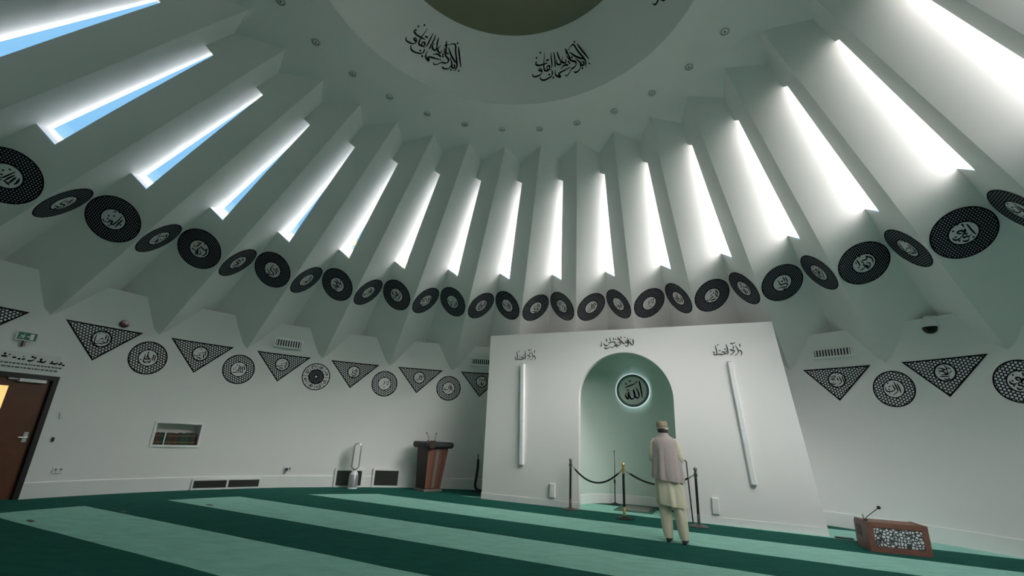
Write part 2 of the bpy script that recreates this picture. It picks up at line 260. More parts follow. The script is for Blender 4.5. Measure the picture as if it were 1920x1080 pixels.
# traced pen strokes of the script on walls and signs
TR={'T2':[[[0.44,0.69],[0.42,0.33],[0.38,-0.07]],
[[0.7,0.67],[0.68,0.31],[0.7,-0.22],[0.69,-0.4],[0.45,-0.44],[0.25,-0.34],[0.03,-0.35]],
[[-0.02,-0.6],[0.16,-0.64],[0.46,-0.51]],
[[-0.61,0.58],[-0.67,0.29],[-0.67,-0.24],[-0.67,-0.55],[-0.52,-0.73],[-0.38,-0.72],[-0.14,-0.59],[0.05,-0.66]],
[[-0.5,-0.38],[-0.33,-0.38],[-0.14,-0.13],[-0.02,0.03],[0.15,0.05],[0.2,-0.03]],
[[-0.4,0.76]],
[[-0.07,0.9]],
[[-0.86,0.0]],
[[-0.27,-0.93]],
[[0.83,-0.02]],
[[0.21,0.89]]],
'C3':[[[0.76,0.52],[0.72,0.11],[0.71,-0.32]],
[[0.51,0.58],[0.52,0.25],[0.52,-0.31]],
[[-0.39,0.46],[-0.39,0.13],[-0.39,-0.09],[-0.23,-0.17],[-0.06,-0.08],[0.09,-0.02],[0.15,-0.17],[-0.03,-0.23],[-0.23,-0.2]],
[[-0.39,-0.09],[-0.42,-0.29],[-0.37,-0.51],[-0.16,-0.58],[0.09,-0.49],[0.29,-0.51],[0.31,-0.28],[0.32,0.05]],
[[-0.14,0.67],[-0.08,0.22],[0.09,-0.02]],
[[-0.21,0.19],[-0.22,-0.0]],
[[-0.71,-0.31]],
[[-0.12,0.7]]],
'C4':[[[0.54,0.6],[0.72,0.19],[0.74,-0.08]],
[[0.36,0.48],[0.42,0.15],[0.52,-0.3]],
[[0.0,0.73],[-0.0,0.3],[-0.01,-0.24],[-0.1,-0.41],[-0.35,-0.48],[-0.58,-0.54],[-0.63,-0.41]],
[[0.2,0.52],[0.19,0.12],[0.22,-0.34]],
[[0.15,-0.42],[0.38,-0.36],[0.65,-0.37]],
[[0.06,-0.46],[0.07,-0.56]],
[[-0.3,0.56]],
[[-0.64,-0.09]],
[[-0.45,0.14]],
[[-0.24,-0.17]]],
'T4':[[[0.57,0.58],[0.71,0.2],[0.73,-0.32]],
[[0.5,0.33],[0.48,-0.19],[0.59,-0.54],[0.48,-0.56]],
[[0.28,-0.5],[0.18,-0.75],[-0.03,-0.62],[-0.34,-0.59],[-0.44,-0.63]],
[[-0.06,0.1]],
[[0.25,0.24]],
[[-0.22,-0.84]],
[[-0.69,-0.46],[-0.38,-0.34],[-0.11,-0.21],[0.13,-0.28]],
[[-0.74,-0.19],[-0.79,-0.35],[-0.66,-0.45]],
[[-0.07,0.78],[0.03,0.63]]],
'C6':[[[0.33,0.36]],
[[0.35,0.32]],
[[0.11,0.51],[-0.04,0.29],[-0.04,0.01],[-0.21,-0.24],[-0.3,-0.28]],
[[0.34,0.01],[0.5,-0.15],[0.66,0.18]],
[[-0.07,-0.5],[0.08,-0.66]],
[[-0.58,-0.48],[-0.43,-0.39]],
[[0.62,0.52],[0.7,0.18]]],
'T12':[[[0.68,0.52],[0.76,0.25],[0.83,-0.22],[0.84,-0.52]],
[[0.27,0.52],[0.41,0.24],[0.54,-0.2],[0.47,-0.49],[0.22,-0.61],[-0.12,-0.94]],
[[0.07,0.33],[0.14,0.03],[0.16,-0.24]],
[[-0.83,0.48],[-0.57,0.44],[-0.31,0.56],[-0.14,0.51],[-0.21,0.28],[-0.45,0.23],[-0.71,0.29]],
[[-0.83,0.09],[-0.51,0.05],[-0.19,-0.03]],
[[-0.81,-0.38],[-0.66,-0.59],[-0.37,-0.62],[-0.08,-0.46]],
[[-0.03,0.88]],
[[0.28,0.79]],
[[-0.49,-0.37]]],
'C13':[[[0.12,0.82],[0.22,0.45],[0.35,-0.07],[0.33,-0.32],[0.05,-0.56],[-0.24,-0.77]],
[[0.41,0.6],[0.52,0.14],[0.59,-0.21],[0.6,-0.5]],
[[-0.83,0.26],[-0.78,-0.1],[-0.64,-0.27],[-0.29,-0.29],[0.04,-0.15],[0.09,0.01],[-0.02,0.31],[-0.07,0.47]],
[[-0.51,0.21],[-0.23,0.35]],
[[-0.55,-0.03],[-0.38,-0.03]],
[[-0.49,0.8],[-0.5,0.57]],
[[-0.54,-0.47],[-0.47,-0.54]]],
'T13':[[[-0.66,0.56],[-0.27,0.52],[0.05,0.34],[0.26,0.5],[0.05,0.93]],
[[-0.68,0.27],[-0.27,0.22],[0.17,0.36],[0.43,0.48],[0.63,0.31]],
[[-0.69,-0.07],[-0.28,0.19],[0.07,-0.14],[0.25,-0.16],[0.19,0.44]],
[[-0.61,-0.45],[-0.35,-0.47],[0.01,-0.49],[0.41,-0.51]],
[[-0.45,-0.24],[-0.07,-0.28],[0.29,-0.24],[0.58,0.06],[0.66,0.02]],
[[-0.28,-0.74],[0.1,-0.88],[0.41,-0.83]],
[[0.2,-0.67],[0.31,-0.75]]],
'L14':[[[0.55,0.58],[0.56,0.36],[0.53,-0.02],[0.52,-0.39],[0.54,-0.71]],
[[0.3,0.83],[0.33,0.66],[0.28,0.44]],
[[0.14,-0.04],[0.16,0.19],[0.23,0.25],[0.22,0.09],[0.09,0.02],[0.05,0.23],[-0.03,0.34],[-0.27,0.39],[-0.26,0.2],[-0.11,0.09],[0.04,0.21]],
[[0.25,-0.14],[0.1,-0.23],[0.02,-0.08],[-0.15,-0.12],[-0.19,-0.39],[-0.02,-0.39],[0.11,-0.52],[0.37,-0.44]],
[[0.09,-0.56],[-0.07,-0.76],[-0.28,-0.75],[-0.41,-0.55]],
[[-0.24,-0.09],[-0.39,-0.22],[-0.63,-0.22],[-0.79,-0.06],[-0.77,0.16]],
[[0.28,-0.69],[0.31,-0.86]],
[[0.1,0.97]],
[[-0.43,0.66]],
[[-0.57,-0.4]],
[[-0.58,0.08]]],
'D1':[[[0.21,0.85],[0.3,0.4],[0.35,-0.01],[0.36,-0.38],[0.29,-0.53],[0.17,-0.41],[0.09,-0.2],[-0.08,-0.25],[-0.03,-0.46],[-0.14,-0.67],[-0.39,-0.76],[-0.53,-0.62]],
[[0.48,0.67],[0.53,0.2],[0.64,-0.45]],
[[-0.4,0.81],[-0.44,0.62],[-0.53,0.49]],
[[-0.18,0.94]],
[[-0.46,-0.04]],
[[-0.2,0.3]],
[[-0.32,-0.32]],
[[0.72,0.1]],
[[0.21,-0.75]]],
'L13':[[[0.48,0.66],[0.61,0.41],[0.79,0.13],[0.75,-0.28],[0.66,-0.52]],
[[-0.36,0.79],[-0.35,0.37],[-0.39,-0.09]],
[[-0.6,-0.46],[-0.41,-0.53],[-0.04,-0.43],[0.06,-0.74],[0.28,-0.74]],
[[-0.13,0.37],[0.19,0.32],[0.45,0.28],[0.47,0.57]],
[[0.17,-0.11],[0.41,-0.27],[0.37,-0.55],[0.2,-0.58],[0.02,-0.3],[-0.1,-0.15],[-0.01,0.09],[-0.14,0.29]],
[[-0.52,0.61],[-0.57,0.38]],
[[0.01,0.92]],
[[-0.56,-0.13]],
[[-0.07,-0.22]]],
'L12':[[[0.32,0.71],[0.34,0.29],[0.34,0.01]],
[[0.54,0.55],[0.56,0.04],[0.55,-0.27]],
[[-0.64,-0.39],[-0.31,-0.49],[0.08,-0.68],[0.44,-0.56],[0.27,-0.26],[-0.13,-0.2],[-0.27,-0.01],[-0.27,0.27],[-0.3,0.66]],
[[-0.24,-0.77],[-0.05,-0.91],[0.23,-0.83]],
[[-0.04,0.33],[0.09,0.19],[-0.01,0.03]]],
'MC':[[[3.48,3.538],[3.494,3.459],[3.484,3.394]],
[[3.421,3.544],[3.425,3.527]],
[[3.363,3.568],[3.39,3.497],[3.435,3.435],[3.475,3.395]],
[[3.304,3.588],[3.32,3.57]],
[[3.31,3.5],[3.334,3.465],[3.376,3.446],[3.366,3.377],[3.307,3.396]],
[[3.344,3.517],[3.377,3.48],[3.388,3.419]],
[[3.219,3.6],[3.235,3.565]],
[[3.15,3.594],[3.191,3.54],[3.25,3.476],[3.291,3.44],[3.334,3.465]],
[[3.172,3.47],[3.207,3.465],[3.214,3.425],[3.162,3.4],[3.12,3.428],[3.172,3.47]],
[[3.094,3.446],[3.102,3.402],[3.152,3.357]],
[[2.896,3.569],[2.913,3.488]],
[[2.98,3.592],[2.987,3.477]],
[[2.939,3.474],[2.982,3.468],[3.026,3.484],[3.078,3.482],[3.094,3.446],[3.076,3.386],[3.015,3.361],[2.98,3.38]],
[[2.79,3.501],[2.784,3.404],[2.753,3.405]],
[[2.833,3.455],[2.868,3.419],[2.911,3.404],[2.938,3.425],[2.973,3.459]],
[[2.849,3.366],[2.892,3.339],[2.945,3.355],[2.98,3.38]],
[[3.106,3.561],[3.105,3.525]],
[[3.054,3.58],[3.07,3.527]],
[[3.14,3.551],[3.157,3.532]]],
'MR':[[[5.416,3.374],[5.455,3.363],[5.513,3.39]],
[[5.588,3.362],[5.587,3.293]],
[[5.502,3.327],[5.548,3.233],[5.544,3.183],[5.512,3.141],[5.478,3.129]],
[[5.468,3.322],[5.461,3.247]],
[[5.394,3.249],[5.432,3.236],[5.48,3.21],[5.448,3.173],[5.389,3.131]],
[[5.336,3.358],[5.352,3.288],[5.358,3.225],[5.358,3.169],[5.313,3.17]],
[[5.31,3.258]],
[[5.211,3.229]],
[[5.187,3.35]],
[[5.328,3.204]],
[[5.135,3.345],[5.141,3.282],[5.152,3.206],[5.141,3.143],[5.085,3.157]],
[[5.09,3.22],[5.099,3.188],[5.09,3.157]],
[[5.148,3.156],[5.199,3.155],[5.244,3.147],[5.302,3.164],[5.358,3.169]],
[[5.236,3.191],[5.271,3.203],[5.308,3.177]],
[[5.602,3.219],[5.609,3.169],[5.587,3.114]],
[[5.565,3.232],[5.601,3.206]]],
'AL':[[[0.131,2.82],[0.152,2.727],[0.179,2.561],[0.197,2.396]],
[[0.05,2.643],[0.096,2.56],[0.125,2.445],[0.091,2.398],[0.034,2.427],[0.013,2.543],[-0.018,2.61]],
[[-0.019,2.576],[0.01,2.46],[-0.001,2.394],[-0.068,2.376],[-0.107,2.442],[-0.113,2.542]],
[[-0.095,2.576],[-0.139,2.508],[-0.134,2.375],[-0.184,2.408],[-0.199,2.474],[-0.137,2.559]],
[[-0.219,2.642],[-0.083,2.693],[0.053,2.752]],
[[-0.183,2.735]],
[[-0.088,2.803]],
[[0.063,2.794],[0.079,2.769]],
[[-0.17,2.575],[-0.119,2.601]]],
'DM':[[[9.83,0.698],[11.03,0.599],[13.12,0.428]],
[[12.51,0.381],[12.66,0.358]],
[[8.81,0.75],[9.1,0.722]],
[[4.44,0.652],[7.86,0.71],[9.21,0.607],[11.16,0.453],[11.12,0.381],[10.61,0.34]],
[[5.47,0.629],[7.35,0.552],[9.46,0.492],[11.2,0.456]],
[[7.4,0.511],[8.93,0.436],[9.3,0.39],[10.38,0.384],[10.34,0.421],[9.72,0.437]],
[[8.74,0.414],[8.48,0.369],[7.34,0.335],[5.89,0.325],[5.33,0.348]],
[[3.75,0.702],[4.0,0.665],[4.43,0.617],[4.95,0.548],[5.44,0.495]],
[[3.32,0.628],[4.72,0.653]],
[[3.52,0.603],[4.41,0.546],[5.5,0.502],[6.94,0.473],[6.96,0.429],[5.86,0.402],[4.54,0.393],[2.92,0.339],[1.83,0.321],[1.21,0.34]],
[[4.26,0.424],[2.15,0.411],[-0.06,0.396],[-1.39,0.38],[-0.8,0.33],[-2.16,0.35],[-2.85,0.384],[-2.65,0.446]],
[[-0.17,0.441],[1.55,0.473],[3.06,0.469],[3.31,0.45]],
[[1.83,0.608],[1.1,0.54],[2.05,0.507],[2.87,0.514],[2.9,0.554]],
[[-0.28,0.693],[-0.08,0.621],[0.34,0.563]],
[[-1.99,0.703],[-1.94,0.621],[-2.29,0.515],[-2.45,0.484]],
[[-1.31,0.592],[-1.5,0.54],[-0.89,0.511],[0.37,0.508],[0.49,0.546],[0.28,0.595]],
[[-3.33,0.705],[-3.58,0.611],[-3.72,0.533],[-4.4,0.475]],
[[-6.54,0.715],[-7.03,0.633],[-7.48,0.558],[-7.5,0.487],[-6.84,0.463],[-5.56,0.467],[-4.93,0.494],[-5.16,0.527],[-6.1,0.518],[-5.9,0.477],[-4.43,0.467]],
[[-11.35,0.596],[-11.03,0.571],[-9.54,0.556],[-7.19,0.564],[-5.49,0.569]],
[[-8.83,0.502],[-9.68,0.514],[-10.0,0.491],[-9.17,0.476],[-8.86,0.494],[-8.74,0.454],[-9.73,0.419],[-11.74,0.404],[-12.83,0.412],[-13.12,0.449]],
[[-9.93,0.392],[-9.45,0.35],[-8.05,0.335],[-6.06,0.351],[-4.46,0.38],[-4.09,0.433],[-4.42,0.444]],
[[-8.49,0.733]],
[[-10.62,0.667]],
[[-5.83,0.606]],
[[-5.15,0.613]],
[[5.88,0.549]],
[[3.98,0.507]],
[[4.29,0.48]],
[[-5.6,0.399]],
[[-4.01,0.344]],
[[9.18,0.347]],
[[-10.93,0.605]]]}
# ------------------------------------------------------------------ shell: folded walls, window slits, lower wall, ceiling
def lerp(a, b, t): return a+(b-a)*t
def fold_rows(keys, n):
    rows = []
    for i, (a, b) in enumerate(zip(keys, keys[1:])):
        m = n[i]
        for j in range(m): rows.append((lerp(a[0], b[0], j/m), lerp(a[1], b[1], j/m), i, j/m))
    rows.append((keys[-1][0], keys[-1][1], len(keys)-1, 0)); return rows
up_mb = MB()
for k in range(NF_):
    T = lambda q: turn(q, k)
    rows = fold_rows([(PB, PA), (PS1, RL1), (PS3, RL3), (PVB, PRB)], (2, 8, 8))
    idx = [[up_mb.p(T(lerp(v, r, t))) for t in (0, .5, 1)] for v, r, _, _ in rows]
    for a, b in zip(idx, idx[1:]):
        for j in range(2): up_mb.f.append([a[j], a[j+1], b[j+1], b[j]])
    rows = fold_rows([(PB, PA1), (PS1, RD1), (PS3, RD3), (PVB, PRB1)], (2, 8, 8))
    idx = []
    for v, r, i, s in rows:
        tw = TW1 if i == 0 else (lerp(TW1, TW3, s) if i == 1 else TW3)
        idx.append([up_mb.p(T(lerp(v, r, t))) for t in (0, tw, (tw+1)/2, 1)])
    for q, (a, b) in enumerate(zip(idx, idx[1:])):
        for j in range(3):
            if j == 0 and rows[q][2] == 1: continue            # the window slit
            up_mb.f.append([a[j+1], a[j], b[j], b[j+1]])
wall_upper = struct(up_mb.build('wall_upper', M_WALL, fix=False))
BV = BVHTree.FromPolygons([V(q) for q in up_mb.v], up_mb.f)
for k in range(NF_):
    T = lambda q: turn(q, k)
    a1, a2, a3, a4 = T(PS1), T(PS2), T(PS3), T(PS4); o1, o3 = turn(DL1, k), turn(DL3, k)
    mb = MB(); c = [a1, a2, a4, a3]; d = [a1+o1, a2+o1, a4+o3, a3+o3]
    for i in range(4): mb.face([c[i], d[i], d[(i+1) % 4], c[(i+1) % 4]])
    win = struct(mb.build('window_%d' % (k+1), M_WALL))
    g = MB(); inn = [lerp(c[i], d[i], 0.965) for i in range(4)]; ou = [lerp(c[i], d[i], 0.99) for i in range(4)]
    g.loft([inn, ou]); g.build('glass_pane', M_GLASS, win)
    # light portal just outside the pane so that sky light is sampled well
    ld = bpy.data.lights.new('window_portal', 'AREA'); ld.shape = 'RECTANGLE'
    ctr = (d[0]+d[1]+d[2]+d[3])/4; ax = ((d[3]-d[0])+(d[2]-d[1])).normalized(); wv = (d[1]-d[0]+d[2]-d[3])/2; wv = wv-ax*wv.dot(ax); bx = wv.normalized()
    nn = ax.cross(bx).normalized()
    if nn.dot(o1) < 0: nn = -nn; bx = -bx
    ld.size = (d[2]-d[1]).length+0.1; ld.size_y = wv.length+0.14; ld.cycles.is_portal = True
    lo = bpy.data.objects.new('window_portal', ld); COL.objects.link(lo); lo.parent = win
    lo.matrix_world = Matrix(((ax.x, bx.x, nn.x, ctr.x+nn.x*.02), (ax.y, bx.y, nn.y, ctr.y+nn.y*.02), (ax.z, bx.z, nn.z, ctr.z+nn.z*.02), (0, 0, 0, 1)))

# lower wall with door and book-niche openings
DOOR = (-74.6, -67.73, 0, 2.01); NICHE = (-56.62, -51.45, 0.880, 1.300)
degs = sorted(set([-180+i*2.5 for i in range(144)]+[DOOR[0], DOOR[1], NICHE[0], NICHE[1]]))
zs = [0, NICHE[2], NICHE[3], DOOR[3], 2.6, 3.16]
mb = MB(); prof = [(RW, z) for z in zs]+[(8.635, 3.43), (8.49, 3.72), (9.75, 3.72)]
grid = [[mb.p(azp(R, d, z)) for R, z in prof] for d in degs]
for i in range(len(degs)):
    a, b = grid[i], grid[(i+1) % len(degs)]; dm = degs[i]+0.01
    for j in range(len(prof)-1):
        zm = prof[j][1]+0.01
        if (DOOR[0] <= dm < DOOR[1] and zm < DOOR[3] and j < 5) or (NICHE[0] <= dm < NICHE[1] and NICHE[2] <= zm < NICHE[3]): continue
        mb.f.append([a[j], b[j], b[j+1], a[j+1]])
wall_lower = struct(mb.build('wall_lower', M_WALL, smooth=True, fix=False))
mb = MB()
degb = [d for d in degs if not DOOR[0] < d < DOOR[1]]
BP = [(RW, 0), (RW-.02, 0), (RW-.02, .245), (RW-.012, .26), (RW, .262)]
for a, b in zip(degb, degb[1:]+[degb[0]+360]):
    if a == DOOR[0]: continue
    mb.loft([[azp(R, a, z) for R, z in BP], [azp(R, b, z) for R, z in BP]], cap=False)
struct(mb.build('baseboard_round', M_TRIM, fix=False))

# floor
mb = MB(); n = 128; mb.face([azp(9.6, i*360/n, 0) for i in range(n)][::-1])
struct(mb.build('floor', carpet(), fix=False))
mb = MB(); mb.face([azp(80, i*360/64, -.06) for i in range(64)][::-1])
struct(mb.build('ground', mat('paving_outside', (.30, .29, .27), .9, noise=(2, .1)), fix=False), 'paved ground outside the hall', 'ground')

# ceiling ring, drum and dome
RX, RY = 0.045, -0.03
def ringp(R, deg, z): q = azp(R, deg, z); return V((q.x+RX, q.y+RY, z))
mb = MB(); zz = []
for k in range(NF_): zz += [turn(PA, k), turn(PB, k)]
angs = [math.degrees(math.atan2(q.x, q.y)) for q in zz]
inn = [ringp(2.506, a, 6.958) for a in angs]; mid = [azp(3.55, a, 6.945) for a in angs]
def dens(r):   # refine the inner circle
    return r
mb.loft([inn, mid, zz], cap=False)
ceiling = struct(mb.build('ceiling', M_WALL, fix=False))
for p_ in ceiling.data.polygons: pass
mb = MB(); n = 128
mb.loft([[ringp(2.506+(1.77-2.506)*t, i*360/n, 6.958+(7.739-6.958)*t) for i in range(n)] for t in (0, .25, .5, .75, 1)], cap=False)
struct(mb.build('ceiling_drum', M_WALL, smooth=True, fix=False))
mb = MB(); mb.loft([[ringp(1.77*math.cos(t), i*360/n, 7.739+0.75*math.sin(t)) for i in range(n)] for t in [j*PI/2/10*0.995 for j in range(11)]], cap=True)
struct(mb.build('ceiling_dome', M_OLIVE, smooth=True, fix=False))

# mihrab wall (a white block standing in front of the round wall) with an arched, curved niche
ARC_U, ARC_Z, ARC_R, JT = 3.262, 2.248, 0.998, 0.14
ztop = lambda u: 3.745+(3.786-3.745)*u/6.205
mb = MB(MM)
arch = [(ARC_U-ARC_R, 0.0), (ARC_U-ARC_R, 1.2)]+[(ARC_U-ARC_R*math.cos(PI*i/40), ARC_Z+ARC_R*math.sin(PI*i/40)) for i in range(41)]+[(ARC_U+ARC_R, 1.2), (ARC_U+ARC_R, 0.0)]
L0, R0 = arch[0][0], arch[-1][0]
top = lambda u: (u, 0, ztop(u))
mb.face([(0, 0, 0), (L0, 0, 0), (L0, 0, ARC_Z), top(L0), top(0)])
mb.face([(R0, 0, 0), (6.652, 0, 0), top(6.205), top(R0), (R0, 0, ARC_Z)])
ap = arch[2:-2]
for (u1, z1), (u2, z2) in zip(ap, ap[1:]): mb.face([(u1, 0, z1), (u2, 0, z2), top(u2), top(u1)])
mb.loft([[(u, 0, z) for u, z in arch], [(u, JT, z) for u, z in arch]], cap=False, closed=False)
# returns to the round wall and top
mb.face([(0, 0, 0), top(0), (0, 2.2, ztop(0)), (0, 2.2, 0)])
mb.face([(6.652, 0, 0), (6.652, 2.4, 0), (6.205, 2.4, ztop(6.2)), top(6.205)])
mb.face([top(0), top(6.205), (6.205, 2.6, ztop(6.2)), (0, 2.6, ztop(0))])
struct(mb.build('wall_mihrab', M_WALL, fix=False))
NC_U, NC_D, NC_R = 3.24, 0.45, 1.2
mb = MB(MM); a0 = math.acos((NC_D-JT)/NC_R)   # niche plan: circle, cut by the back of the opening
th = [a0+(2*PI-2*a0)*i/48 for i in range(49)]
def npt(t, r): return (NC_U-NC_R*r*math.sin(t), NC_D-NC_R*r*math.cos(t))
rings = [[(*npt(t, 1), z) for t in th] for z in (0, .2, 1.2, 2.2, 3.0)]
for j in range(1, 15):
    e = PI/2*j/15; rr = math.cos(e); zt = 3.0+.55*math.sin(e)
    rings.append([(npt(t, rr)[0], max(JT, npt(t, rr)[1]), zt) for t in th])
mb.loft(rings, cap=False, closed=False); mb.f.append([mb.p((npt(t, math.cos(PI/2*14/15))[0], max(JT, npt(t, math.cos(PI/2*14/15))[1]), 3.0+.55*math.sin(PI/2*14/15))) for t in th])
hc = math.sqrt(NC_R**2-(NC_D-JT)**2)
oc = [(NC_U-hc, 0.0), (NC_U-hc, 1.2)]+[(NC_U-hc*math.cos(PI*i/40), 3.0+.54*math.sin(PI*i/40)) for i in range(41)]+[(NC_U+hc, 1.2), (NC_U+hc, 0.0)]
mb.loft([[(u, JT, z) for u, z in arch], [(u, JT, z) for u, z in oc]], cap=False, closed=False)
struct(mb.build('wall_niche', M_MINT, smooth=True, fix=False))
mb = MB(MM)
for a, b in ((0, L0), (R0, 6.62)): mb.box((a, -.018, 0), (b, 0.0, .125))
mb.box((L0-.012, -.018, 0), (L0, JT, .125)); mb.box((R0, -.018, 0), (R0+.012, JT, .125))
struct(mb.build('baseboard_mihrab', M_TRIM))
mb = MB(MM); pr = [(1, 0), (.985, 0), (.985, .19), (1, .2)]
mb.loft([[(*npt(t, r), z) for r, z in pr] for t in th], cap=False)
struct(mb.build('baseboard_niche', M_TRIM, fix=False))
# ------------------------------------------------------------------ calligraphy decals
def smooth_line(pts, m=5):
    if len(pts) < 3: return [lerp(V(pts[0]), V(pts[-1]), i/m) for i in range(m+1)]
    P_ = [V(q) for q in pts]; P_ = [P_[0]*2-P_[1]]+P_+[P_[-1]*2-P_[-2]]; out = []
    for i in range(1, len(P_)-2):
        a, b, c, d = P_[i-1:i+3]
        for j in range(m):
            t = j/m; out.append(0.5*((2*b)+(c-a)*t+(2*a-5*b+4*c-d)*t*t+(3*b-a-3*c+d)*t*t*t))
    out.append(P_[-2]); return out
def pen(mb, fmap, strokes, w, off, nib=math.radians(50), sx=1.0, sy=1.0, ox=0, oy=0):
    # broad-nib pen strokes; coordinates and width are scaled by sx, sy
    for st in strokes:
        st = [(q[0]*sx+ox, q[1]*sy+oy) for q in st]
        if len(st) == 1:
            x, y = st[0]; h = w*0.62
            i = [mb.p(fmap(x+a*h, y+b*h, off)) for a, b in ((-1, .1), (.1, 1), (1, -.1), (-.1, -1))]; mb.f.append(i); continue
        ln = smooth_line([(x, y, 0) for x, y in st]); n = len(ln); pr = None
        for i, q in enumerate(ln):
            t = (ln[min(i+1, n-1)]-ln[max(i-1, 0)]); 
            if t.length < 1e-9: continue
            t.normalize(); ang = math.atan2(t.y, t.x); k = 0.38+0.62*abs(math.sin(ang-nib)); e = min(1, 0.45+2.2*min(i, n-1-i)/n)
            nrm = V((-t.y, t.x, 0))*w*k*e*0.5; a, b = q+nrm, q-nrm
            cur = (mb.p(fmap(a.x, a.y, off)), mb.p(fmap(b.x, b.y, off)))
            if pr: mb.f.append([pr[0], pr[1], cur[1], cur[0]])
            pr = cur
def facet_map(kind, k):
    v1, v2 = lz(PB, PS3, 4.9), lz(PB, PS3, 4.3)
    if kind == 'D': rm = (lz(PA1, PC1, 4.9)+lz(PA1, PC1, 4.3))/2
    else: rm = (lz(PA, PC, 4.9)+lz(PA, PC, 4.3))/2
    d = (PS3-PB).normalized(); n = (v2-v1).cross(rm-v1).normalized(); e = rm-v1; e = (e-d*e.dot(d)).normalized()
    c = PS3+d*(0.795 if kind == 'D' else 0.905)+e*(0.412 if kind == 'D' else 0.455)
    if n.dot(V((0, 0, 2))-c) < 0: n = -n
    x = e if kind == 'D' else -e; y = -d
    c, x, y, n = [turn(q, k) for q in (c, x, y, n)]
    def f(a, b, off):
        q = c+x*a+y*b; h = BV.ray_cast(q+n*0.3, -n, 0.8)
        return (h[0] if h[0] else q)+n*off
    return f
def cyl_map(phase, z0, R=RW):
    def f(a, b, off):
        t = (phase-7.5)*STEP+a/R; return V(((R-off)*math.sin(t), (R-off)*math.cos(t), z0+b))
    return f
def ringmesh(fmap, loops, off):
    # loops: list of closed 2D loops of equal length -> lofted strip with uv = 2D position
    mb = MB(); uv = []; idx = []
    for lp in loops:
        idx.append([]);
        for x, y in lp: idx[-1].append(mb.p(fmap(x, y, off))); uv.append((x, y))
    n = len(loops[0])
    for a, b in zip(idx, idx[1:]):
        for j in range(n): mb.f.append([a[j], a[(j+1) % n], b[(j+1) % n], b[j]])
    return mb, uv
def setuv(o, uv):
    l = o.data.uv_layers.new(name='UVMap')
    for lp in o.data.loops: l.data[lp.index].uv = uv[lp.vertex_index]
def circle(r, n=56, c=(0, 0)): return [(c[0]+r*math.cos(2*PI*i/n), c[1]+r*math.sin(2*PI*i/n)) for i in range(n)]
def disc_medallion(fmap, R, rin, design, m, label, group, pw=0.15, name='calligraphy_medallion'):
    root = empty(name, label, 'medallion', fmap(0, 0, 0), group)
    mb, uv = ringmesh(fmap, [circle(rin+(R-rin)*t) for t in (0, .33, .66, 1)], .004)
    setuv(part(mb, 'lattice_ring', m, root), uv)
    part(ringmesh(fmap, [circle(R-.022), circle(R-.004), circle(R)], .006)[0], 'outer_rim', M_INK, root)
    part(ringmesh(fmap, [circle(rin-.012), circle(rin+.008)], .006)[0], 'inner_rim', M_INK, root)
    mb = MB(); pen(mb, fmap, TR[design], rin*pw, .006, sx=rin*.95, sy=rin*.95); part(mb, 'calligraphy', M_INK, root)
    return root
ORD = ['first', 'second', 'third', 'fourth', 'fifth', 'sixth', 'seventh', 'eighth', 'ninth', 'tenth', 'eleventh', 'twelfth', 'thirteenth', 'fourteenth', 'fifteenth', 'sixteenth', 'seventeenth']
GU = 'round medallions on the folded upper walls'
LD = {1: 'L12', 2: 'L13', 3: 'T13', 4: 'D1', 5: 'C13', 6: 'T12', 7: 'C3', 8: 'L12', 9: 'C4', 10: 'C6', 11: 'T4', 12: 'L12', 13: 'L13', 14: 'L14'}
DD = {0: 'C4', 1: 'D1', 2: 'L13', 3: 'L12', 4: 'T13', 5: 'L14', 6: 'T4', 7: 'C13', 8: 'T12', 9: 'D1', 10: 'C3', 11: 'L13', 12: 'L14', 13: 'T2', 14: 'C13'}
for k in range(0, 15):
    disc_medallion(facet_map('D', k), .41, .185, DD[k], M_LATDARK, 'round black lattice medallion directly beneath the %s window slit from the left' % ORD[k+1], GU)
    if k: disc_medallion(facet_map('L', k), .41, .185, LD[k], M_LATDARK, 'round black lattice medallion beside the lower left end of the %s window slit from left' % ORD[k+1], GU)
GL = 'pale lattice medallions on the lower wall'
for i, (k, dsg, lab) in enumerate(((3, 'C3', 'leftmost pale lattice medallion with calligraphy on the lower white wall'), (4, 'C4', 'second pale lattice medallion from the left on the lower white wall'),
        (6, 'C6', 'pale lattice medallion on lower wall just right of the ornate rosette medallion'), (7, 'C13', 'pale lattice medallion on lower wall next to left end of white mihrab wall'),
        (13, 'C13', 'pale lattice medallion between the two triangles right of the white mihrab wall'), (14, 'L14', 'pale lattice medallion on lower wall cut by the right edge of the photo'))):
    disc_medallion(cyl_map(k-.806+(0.075 if k > 12 else 0), 2.553), .335, .168, dsg, M_LATPALE, lab, GL, .155)
# the ornate medallion with a rosette
f = cyl_map(5-.803, 2.575); root = empty('rosette_medallion', 'ornate black medallion with central rosette and ring of script on lower wall', 'medallion', f(0, 0, 0))
R = .335
part(ringmesh(f, [circle(R-.022), circle(R)], .006)[0], 'outer_rim', M_INK, root); part(ringmesh(f, [circle(.165), circle(.188)], .006)[0], 'inner_rim', M_INK, root)
mb, uv = ringmesh(f, [circle(.05), circle(.1), circle(.165)], .004); setuv(part(mb, 'rosette_lattice', M_LATDARK, root), uv)
part(ringmesh(f, [circle(.028), circle(.05)], .007)[0], 'rosette_eye', M_INK, root)
mb = MB()
for i in range(8):
    a = i*PI/4+.39; c, s = math.cos(a), math.sin(a); f2 = lambda x, y, o, c=c, s=s: f(.252*c+x*s+y*c, .252*s-x*c+y*s, o)
    pen(mb, f2, TR[('C13', 'L14', 'T12', 'L13')[i % 4]], .016, .006, sx=.075, sy=.06)
part(mb, 'script_ring', M_INK, root)
